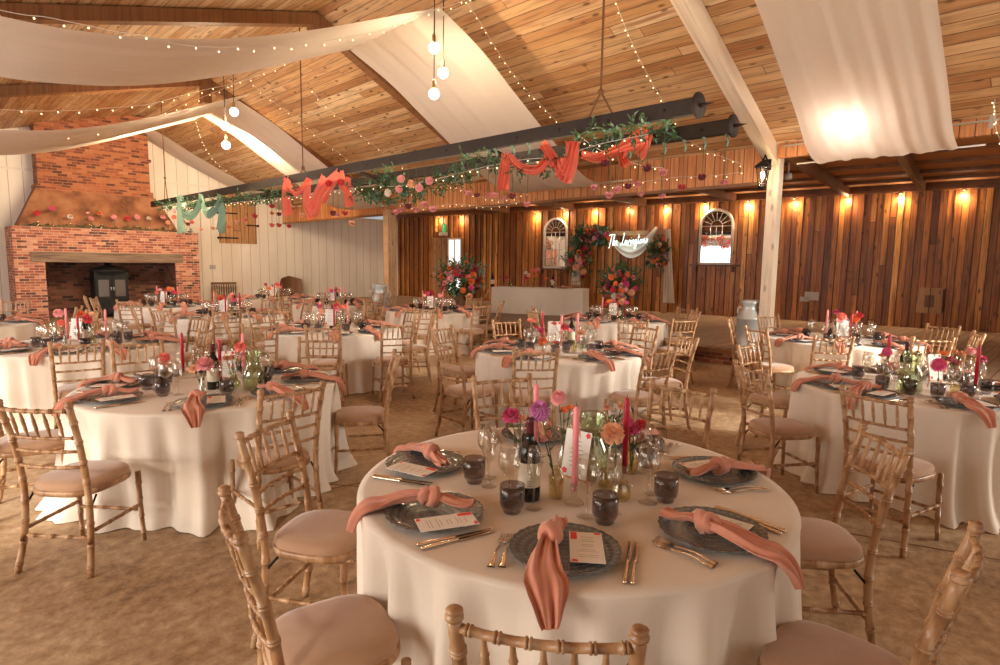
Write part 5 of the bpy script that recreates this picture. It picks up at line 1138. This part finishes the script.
fairy([onroof(px, py) for px, py in ((466, -6), (480, 15), (500, 48), (520, 76), (540, 98), (568, 127))], 'fairy light string down the roof boards above the coral swag', .20)
fairy([on_x(568, 127, BA), on_x(600, 150, BA + .8), on_x(640, 165, BA + 1.4), on_x(664, 168, BA + 2.0)], 'short fairy light string running under the hanging beam', .2)
fairy([onroof(px, py) for px, py in ((616, -6), (630, 30), (645, 62), (668, 102), (690, 134))] + [on_x(710, 152, 9.6), on_x(742, 164, 9.9)], 'fairy light string down the boards to the timber fascia', .19)
fairy([onroof(px, py) for px, py in ((196, 118), (203, 140), (215, 158), (232, 172), (248, 184))], 'fairy light string down the slope beside the chimney', .36, r=1.3)
fairy([on_x(px, py, AE - .16) for px, py in ((402, 196), (425, 192), (450, 186), (478, 196), (505, 200), (535, 190), (565, 182), (600, 186), (640, 182), (680, 177), (710, 176), (742, 172))], 'fairy light string looped along the timber fascia', .30, r=1.1)
fairy([on_x(px, py, AE - .16) for px, py in ((396, 203), (420, 208), (455, 204), (490, 207), (520, 202))], 'lower fairy light loop at the far part of the fascia', .34, r=1.1)
fairy([on_x(px, py, AE - .3) for px, py in ((988, -8), (989, 30), (991, 60), (990, 80), (993, 100), (997, 125))], 'upright fairy light string at the right edge by the muslin', .16)
fairy([on_x(px, py, AE - .35) for px, py in ((1001, 10), (997, 50), (996, 90), (994, 110), (996, 128), (1001, 142))], 'second upright fairy light string behind the right one', .16)
fairy([on_x(px, py, BA - .1) for px, py in ((172, 205), (200, 208), (230, 203), (262, 200), (300, 196), (340, 190), (370, 186), (400, 186), (440, 178), (480, 168), (520, 160), (560, 156), (600, 144), (650, 134))], 'fairy light string wound along the hanging beam', .22, r=.9)

# ================================================================ bare bulb pendants
for px, py, yt, a_, lab in ((434, 48, -40, 5.45, 'highest bare globe bulb of the nearer cluster'), (443, 73, -40, 5.62, 'middle bare globe bulb of the nearer cluster'), (434, 94, -40, 5.40, 'lowest bare globe bulb of the nearer cluster'), (234, 112, 60, 4.85, 'highest bare globe bulb of the further cluster'), (225, 126, 60, 4.72, 'middle bare globe bulb of the further cluster'), (226, 145, 60, 4.78, 'lowest bare globe bulb of the further cluster')):
    p = on_x(px, py, a_); r = .074 if px > 300 else .082; e = empty('bulb_pendant', p); m = MB(); zt_ = roof_z(a_) - p.z
    m.tube([(0, 0, r + .10), (.01, 0, zt_ * .5), (0, 0, zt_)], .007, 6); m.obj('cable', M['cable'], e)
    m = MB(); m.lathe([(.024, r * .85), (.026, r + .02), (.026, r + .09), (.012, r + .12)], 14); m.obj('lamp_socket', plain('brass_socket', (.45, .25, .10), .35, .7), e)
    m = MB(); m.lathe([(.0001, -r)] + [(r * sin(pi * k / 10), -r * cos(pi * k / 10)) for k in range(1, 9)] + [(.028, r * .93)], 18); bo = m.obj('globe_bulb', M['bulb_glow'], e); tag(e, lab, 'pendant lamp', 'bare globe bulb pendants')
    lamp('bulb_light', 'POINT', p - Vector((0, 0, r + .02)), 55, TUNG, radius=.06)
# lantern and sensor on the pale post
e = empty('post_lantern', (AE - .12, 3.98, 3.28), radians(0), label='black glazed lantern on the pale timber post', cat='lantern'); m = MB()
m.box((-.02, -.05, -.02), (.0, .05, .16)); m.tube([(-.01, 0, .1), (-.14, 0, .2), (-.19, 0, .12)], .012, 6); m.obj('bracket', M['black'], e)
m = MB(); m.lathe([(.13, .0), (.12, .03), (.05, .09), (.02, .11), (.02, .14), (.0001, .15)], 6, (-.2, 0, .0), smooth=False); m.lathe([(.0001, -.36), (.02, -.34), (.055, -.32), (.06, -.30), (.0001, -.30)], 6, (-.2, 0, 0), smooth=False)
for k in range(6): an = pi * 2 * k / 6; m.tube([(-.2 + .10 * cos(an), .10 * sin(an), .0), (-.2 + .055 * cos(an), .055 * sin(an), -.31)], .006, 5)
m.obj('lantern_frame', M['black'], e); m = MB(); m.shell([(.055, -.31), (.098, 0)], 6, c=(-.2, 0, 0)); m.obj('glass_panes', M['clear_glass'], e)
m = MB(); m.ball((-.2, 0, -.12), .035, 10, 8, sz=1.8); m.obj('lantern_bulb', M['bulb_glow'], e); lamp('lantern_light', 'POINT', (AE - .32, 3.80, 3.1), 10, TUNG, radius=.05)
p = on_x(788, 177, AE + .9); m = MB(); m.lathe([(.0001, -.05), (.06, -.04), (.07, 0), (.06, .06), (.0001, .06)], 14, tuple(p)); m.tube([tuple(p + Vector((0, 0, .05))), (p.x, p.y, 3.72)], .012, 6); m.obj('sensor', M['grey_plastic'], label='small grey sensor hanging beside the pale timber post', cat='sensor')

# ================================================================ stage: top table, bouquets, floral frame and neon
pA = at_z(491.5, 287, 1.03); pB = at_z(583, 289.5, 1.03)
# keep the whole top table on the stage: slide along the sight lines until its front clears the stage edge
td = (pB - pA).normalized(); tn = Vector((-td.y, td.x, 0)); tn = tn if tn.dot(_fw) > 0 else -tn
Wt = (pB - pA).length; Dt = .80; e = empty('top_table', (pA + pB) / 2 - Vector((0, 0, 1.03 - .27)), atan2(td.y, td.x), label='long top table under a cream cloth on the stage by the boarded wall', cat='table')
def tc(u, v):
    hw, hd = Wt / 2, Dt / 2; per = 2 * (2 * hw + 2 * hd); d = u * per
    if d < 2*hw: x, y, nx, ny = -hw + d, -hd, 0, -1
    elif d < 2*hw + 2*hd: x, y, nx, ny = hw, -hd + d - 2*hw, 1, 0
    elif d < 4*hw + 2*hd: x, y, nx, ny = hw - (d - 2*hw - 2*hd), hd, 0, 1
    else: x, y, nx, ny = -hw, hd - (d - 4*hw - 2*hd), -1, 0
    k = .018 * v * sin(d * 9) + .012 * v * sin(d * 17 + 1) + .03 * v
    return (x + nx * k, y + ny * k + hd, .76 - v * .745)
m = MB(); m.grid(tc, 220, 8, closed=True); m.add([(-Wt/2, 0, .76), (Wt/2, 0, .76), (Wt/2, Dt, .76), (-Wt/2, Dt, .76)], [(0, 1, 2, 3)])
m.grid(lambda u, v: (-Wt/2 - .10 * v - .03, -.04 - .16 * v * u, .762 - .32 * v * (1 - .5 * abs(u - .5))), 6, 5); m.obj('tablecloth', M['cloth'], e)
def tt(x, y, z=.762): return e.matrix_basis @ Vector(((x - .5) * Wt, y, z))
e.matrix_basis; bpy.context.view_layer.update()
def ttp(px, py=286, y=.3):
    d = ray(px, py); o_ = Vector(e.location) + tn * y; t = (o_ - EYE).dot(tn) / d.dot(tn); p = EYE + d * t; return Vector((p.x, p.y, 1.033))
for px, col, nm_ in ((523, 'pink', 'pink taper candle on the top table'), (542, 'red', 'red taper candle on the top table')): taper(ttp(px), col, .42, .085, nm_)
for px, kd, fs in ((504, 'bottle', ((501, 278, 'magenta'), (506, 277, 'red'), (508, 280, 'coral'))), (511, 'round', ()), (533, 'amber', ((526, 273, 'white'), (529, 275, 'peach'), (532, 271, 'coral'), (535, 270, 'coral'), (538, 270, 'pink'), (536, 275, 'orange'), (533, 276, 'orange'), (527, 278, 'red'))), (546, 'bottle', ((546, 278.5, 'orange'),)), (554, 'amber', ((555, 280, 'magenta'), (552, 281, 'white')))):
    v = ttp(px); vase(v, kd, '%s vase on the top table, %s' % ({'bottle': 'clear', 'round': 'round green', 'amber': 'amber'}[kd], {504: 'leftmost', 511: 'second from the left', 533: 'below the biggest posy', 546: 'right of the red candle', 554: 'rightmost'}[px]))
    for i, (qx, qy, c) in enumerate(fs): flower(v + Vector((0, 0, .012)), head_at(v, qx, qy), ('carnation', 'rose')[i % 2], c, .062 if px == 533 else .05, '%s bloom %s in the top table posy %s' % ({'red': 'crimson'}.get(c, c), ('first', 'second', 'third', 'fourth', 'fifth', 'sixth', 'seventh', 'eighth')[i], {504: 'at the left', 533: 'in the middle', 546: 'by the red candle', 554: 'at the right'}[px]), leaves=1, group='cut flowers on the top table')
bottle(ttp(492.5), 'dark bottle at the left end of the top table', .42); bottle(ttp(553, y=.45), 'dark bottle at the right of the top table', .40)
p = ttp(563, y=.25); spawn(g_nap, p, 1.2, 'knotted terracotta napkin on the top table', 'napkin', 'knotted terracotta napkins'); spawn(g_plate, p + Vector((0, 0, -.002)) + tn * .02, 0, 'smoked glass charger plate on the top table', 'plate', 'glass charger plates')
p = ttp(574.5, y=1.35); ch = spawn(PCF, (p.x, p.y, .27), atan2(-tn.y, -tn.x) - pi / 2, 'spindle-back chair behind the top table on the stage', 'chair', 'limewashed spindle-back chairs')

def bouquet(c, R, base_z, label, seed, zs=1.0, squash=1.0, ped=True, nb=46, cat='flower arrangement', axis=None):
    """dense arrangement: leaves, and every bloom a part"""
    e = empty('flower_arrangement' if ped else 'floral_cluster', (c.x, c.y, base_z if ped else c.z), label=label, cat=cat); cz = c.z - e.location.z; rr = random.Random(seed); m = MB(); g = rr.gauss
    def pt(k): 
        d = Vector((g(0, 1), g(0, 1), g(.15, 1))).normalized(); q = d * R * k
        if axis: t = rr.uniform(0, 1); return Vector((0, 0, cz)) + axis[0].lerp(axis[1], t) + q * (1 - .45 * t), d
        q.z *= zs; return Vector((0, 0, cz)) + q, d
    L = R * .42 if not axis else R * .7
    for i in range(150 if not axis else 130):
        p, d = pt(rr.uniform(.35, .8)); tip = p + (d + Vector((g(0, .3), g(0, .3), .25))) * R * .45; m.tube([p, tip], .005, 3, caps=False)
        for w in range(7): leaf(m, p.lerp(tip, w / 6), (d + Vector((g(0, .8), g(0, .8), g(.1, .8)))), L * rr.uniform(.35, .6), L * .14, mi=1 if i % 4 == 0 else 0)
    if not axis:
        for i in range(10):
            d = Vector((g(0, 1), g(0, 1), abs(g(.5, .5)))).normalized(); p = Vector((0, 0, cz)) + d * R * .6; tip = p + (d * .8 + Vector((0, 0, .25))) * R; m.tube([p, tip], .006, 3, caps=False)
            for w in range(12): leaf(m, p.lerp(tip, w / 11), d + Vector((g(0, .9), g(0, .9), g(0, .9))), L * .4, L * .12, mi=i % 2)
    m.obj('foliage', [M['leaf'], M['euca']], e); cols = ['pink', 'coral', 'orange', 'magenta', 'peach', 'white', 'dark', 'red', 'orange', 'pink', 'coral', 'red']
    toC = (EYE - c).normalized()
    for i in range(nb):
        p, d = pt(rr.uniform(.78, 1.0)); 
        if d.dot(toC) < -.35: d = d - toC * 2 * d.dot(toC); p = Vector((0, 0, cz)) + (d * R * rr.uniform(.78, 1.0) if not axis else axis[0].lerp(axis[1], rr.random()) + d * R * .6)
        put_bloom('bloom', ('dahlia', 'rose', 'carnation', 'rose')[i % 4], cols[rr.randrange(12)], p, R * rr.uniform(.13, .19) * (1.5 if axis else 1), e, d)
    if ped:
        m = MB(); h = cz - R * .45; m.lathe([(.0001, 0), (R * .42, 0), (R * .44, .03), (R * .22, .10), (R * .17, h * .55), (R * .24, h * .70), (R * .36, h * .85), (R * .40, h), (.0001, h)], 24); m.obj('pedestal_urn', M['dark_wood'], e)
    return e
def atdepth(px, py, Y): d = ray(px, py); n = Vector((_fw.x, _fw.y, 0)).normalized(); return EYE + d * (Y / d.dot(n))
c1 = atdepth(461, 281, 14.3); bouquet(c1, .50, 0.0, 'large bright floral arrangement on a dark urn before the far corner door', 3, zs=.8)
c2 = atdepth(620, 285, 13.2); bouquet(c2, .40, .27, 'large pink and orange floral arrangement standing before the neon sign', 4, zs=.85)
# timber frame leaning before the wall
def wp(px, py, off=.42): return on_plane(px, py, W0 + WN * off, WN)
L0, R0_ = wp(577, 300), wp(664, 300); zt_ = wp(630, 233).z; e = empty('timber_arch', (L0.x, L0.y, .27), label='rough timber frame before the boarded wall carrying the neon sign', cat='arch'); o0 = e.location.copy()
for P_, nm_ in ((L0, 'upright'), (R0_, 'upright')): m = MB(); m.beam(Vector((P_.x, P_.y, .27)) - o0, Vector((P_.x, P_.y, zt_ + (.12 if P_ is R0_ else 0))) - o0, .13, .13, up=(1, 0, 0)); m.obj(nm_, M['shutter'], e)
m = MB(); m.beam(Vector((L0.x, L0.y, zt_)) - o0, Vector((R0_.x, R0_.y, zt_)) - o0, .12, .13); m.obj('crossbar', M['shutter'], e)
for (px0, py0, px1, py1, w0, w1, lab) in ((577, 250, 576, 285, .26, .34, 'left'), (668, 229, 669, 303, .18, .36, 'right')):
    a_, b_ = wp(px0, py0, .52), wp(px1, py1, .52); m = MB()
    m.grid(lambda u, v: tuple(a_.lerp(b_, v) + WT * ((u - .5) * (w0 + (w1 - w0) * v)) + WN * (.04 * sin(u * 17 + v * 3))), 22, 14); m.obj('frame_cloth', M['muslin'], label='length of cream muslin hanging down the %s upright of the timber frame' % lab, cat='cloth', group='muslin lengths on the timber frame')
A_ = wp(576, 268, .6); B_ = wp(584, 236, .6); C_ = wp(607, 238, .6)
mid = (A_ + B_) / 2; bouquet(mid, .40, 0, 'floral cluster climbing the upper left corner of the timber frame', 6, ped=False, nb=30, axis=(A_ - mid, B_ - mid)); mid = (B_ + C_) / 2
bouquet(mid, .34, 0, 'floral cluster running along the crossbar toward the neon sign', 7, ped=False, nb=26, axis=(B_ - mid, C_ - mid)); A_ = wp(656, 262, .6); B_ = wp(662, 245, .6); mid = (A_ + B_) / 2
bouquet(mid, .34, 0, 'floral cluster of reds low on the right upright of the timber frame', 8, ped=False, nb=22, axis=(A_ - mid, B_ - mid))
# sheer swag behind the lettering
P0, P1, P2, P3 = wp(607, 236, .55), wp(618, 247, .55), wp(637, 249, .55), wp(657, 227, .55)
Lw = [wp(610, 240, .55), wp(622, 254, .55), wp(633, 258, .55), wp(645, 251, .55), wp(658, 229, .55)]; Up = [wp(609, 237, .55), wp(622, 243, .55), wp(633, 244, .55), wp(644, 238, .55), wp(656, 226, .55)]
Lw = bezier_path(Lw, 6); Up = bezier_path(Up, 6); n_ = len(Lw) - 1; m = MB(); m.grid(lambda u, v: tuple(Up[round(v * n_)].lerp(Lw[round(v * n_)], u) + WN * (.05 * sin(u * 14))), 16, n_); m.obj('sheer_swag', M['muslin'], label='sheer pale swag draped from the timber frame behind the neon lettering', cat='cloth')
# neon script, drawn as glass tube strokes (x right, y up, x-height 1)
G = {'T': [[(.0, 2.2), (.5, 2.45), (1.5, 2.35)], [(.85, 2.4), (.55, 1.0), (.30, -.2), (.05, -.5)]], 'h': [[(0, .1), (.35, 1.6), (.45, 2.3), (.3, 2.2), (.12, .0), (.4, .85), (.62, .85), (.6, .1), (.85, .1)]], 'e': [[(0, .4), (.45, .7), (.4, 1.0), (.15, .9), (.1, .3), (.35, 0), (.75, .3)]],
 'L': [[(.75, 2.3), (.95, 2.5), (.8, 1.4), (.35, .1), (.0, -.1), (.2, .25), (.8, .0), (1.3, .2)]], 'a': [[(.6, .85), (.25, .95), (.05, .4), (.25, .02), (.55, .5), (.62, .9), (.58, .1), (.85, .1)]], 'v': [[(0, .85), (.2, .1), (.5, .9), (.75, .8)]], 'i': [[(0, .3), (.15, .9), (.15, .1), (.4, .2)], [(.22, 1.35), (.26, 1.42)]],
 'n': [[(0, .1), (.1, .9), (.1, .1), (.35, .85), (.55, .8), (.55, .1), (.8, .2)]], 'g': [[(.6, .85), (.25, .95), (.05, .4), (.3, .1), (.6, .8), (.5, -.6), (.2, -1.0), (.05, -.7), (.8, .3)]], 't': [[(.25, 2.0), (.15, .3), (.35, .05), (.6, .25)], [(-.1, 1.3), (.6, 1.4)]], 'o': [[(.4, .9), (.1, .7), (.12, .15), (.45, .05), (.6, .5), (.4, .9), (.85, .8)]], 's': [[(0, .2), (.4, 1.0), (.5, .5), (.35, .02), (.1, .1)]]}
txt = 'The Lavingtons'; adv = {'T': 1.15, 'h': .85, 'e': .75, ' ': .7, 'L': 1.2, 'a': .85, 'v': .75, 'i': .42, 'n': .82, 'g': .8, 't': .6, 'o': .8, 's': .6}; Wn = sum(adv[c] for c in txt)
nl, nr = wp(608.5, 246, .68), wp(647.5, 243, .68); ux = (nr - nl) / Wn; sc = .125
e = empty('neon_sign', nl, label='white neon handwriting sign glowing before the timber arch on the stage', cat='neon sign'); xx = 0
for c in txt:
    for st_ in G.get(c, []):
        P = bezier_path([tuple(ux * (xx + x * .9 + y * .10) + Vector((0, 0, y * sc * 1.15))) for x, y in st_], 5); m = MB(); m.tube(P, .010, 6); m.obj('neon_letter', M['neon_glow'], e)
    xx += adv[c]
q = (nl + nr) / 2 + WN * .12; lamp('neon_light', 'POINT', q, 12, (.80, 1, .93), radius=.3)
m = MB(); a_ = on_wall(640, 240)[0];
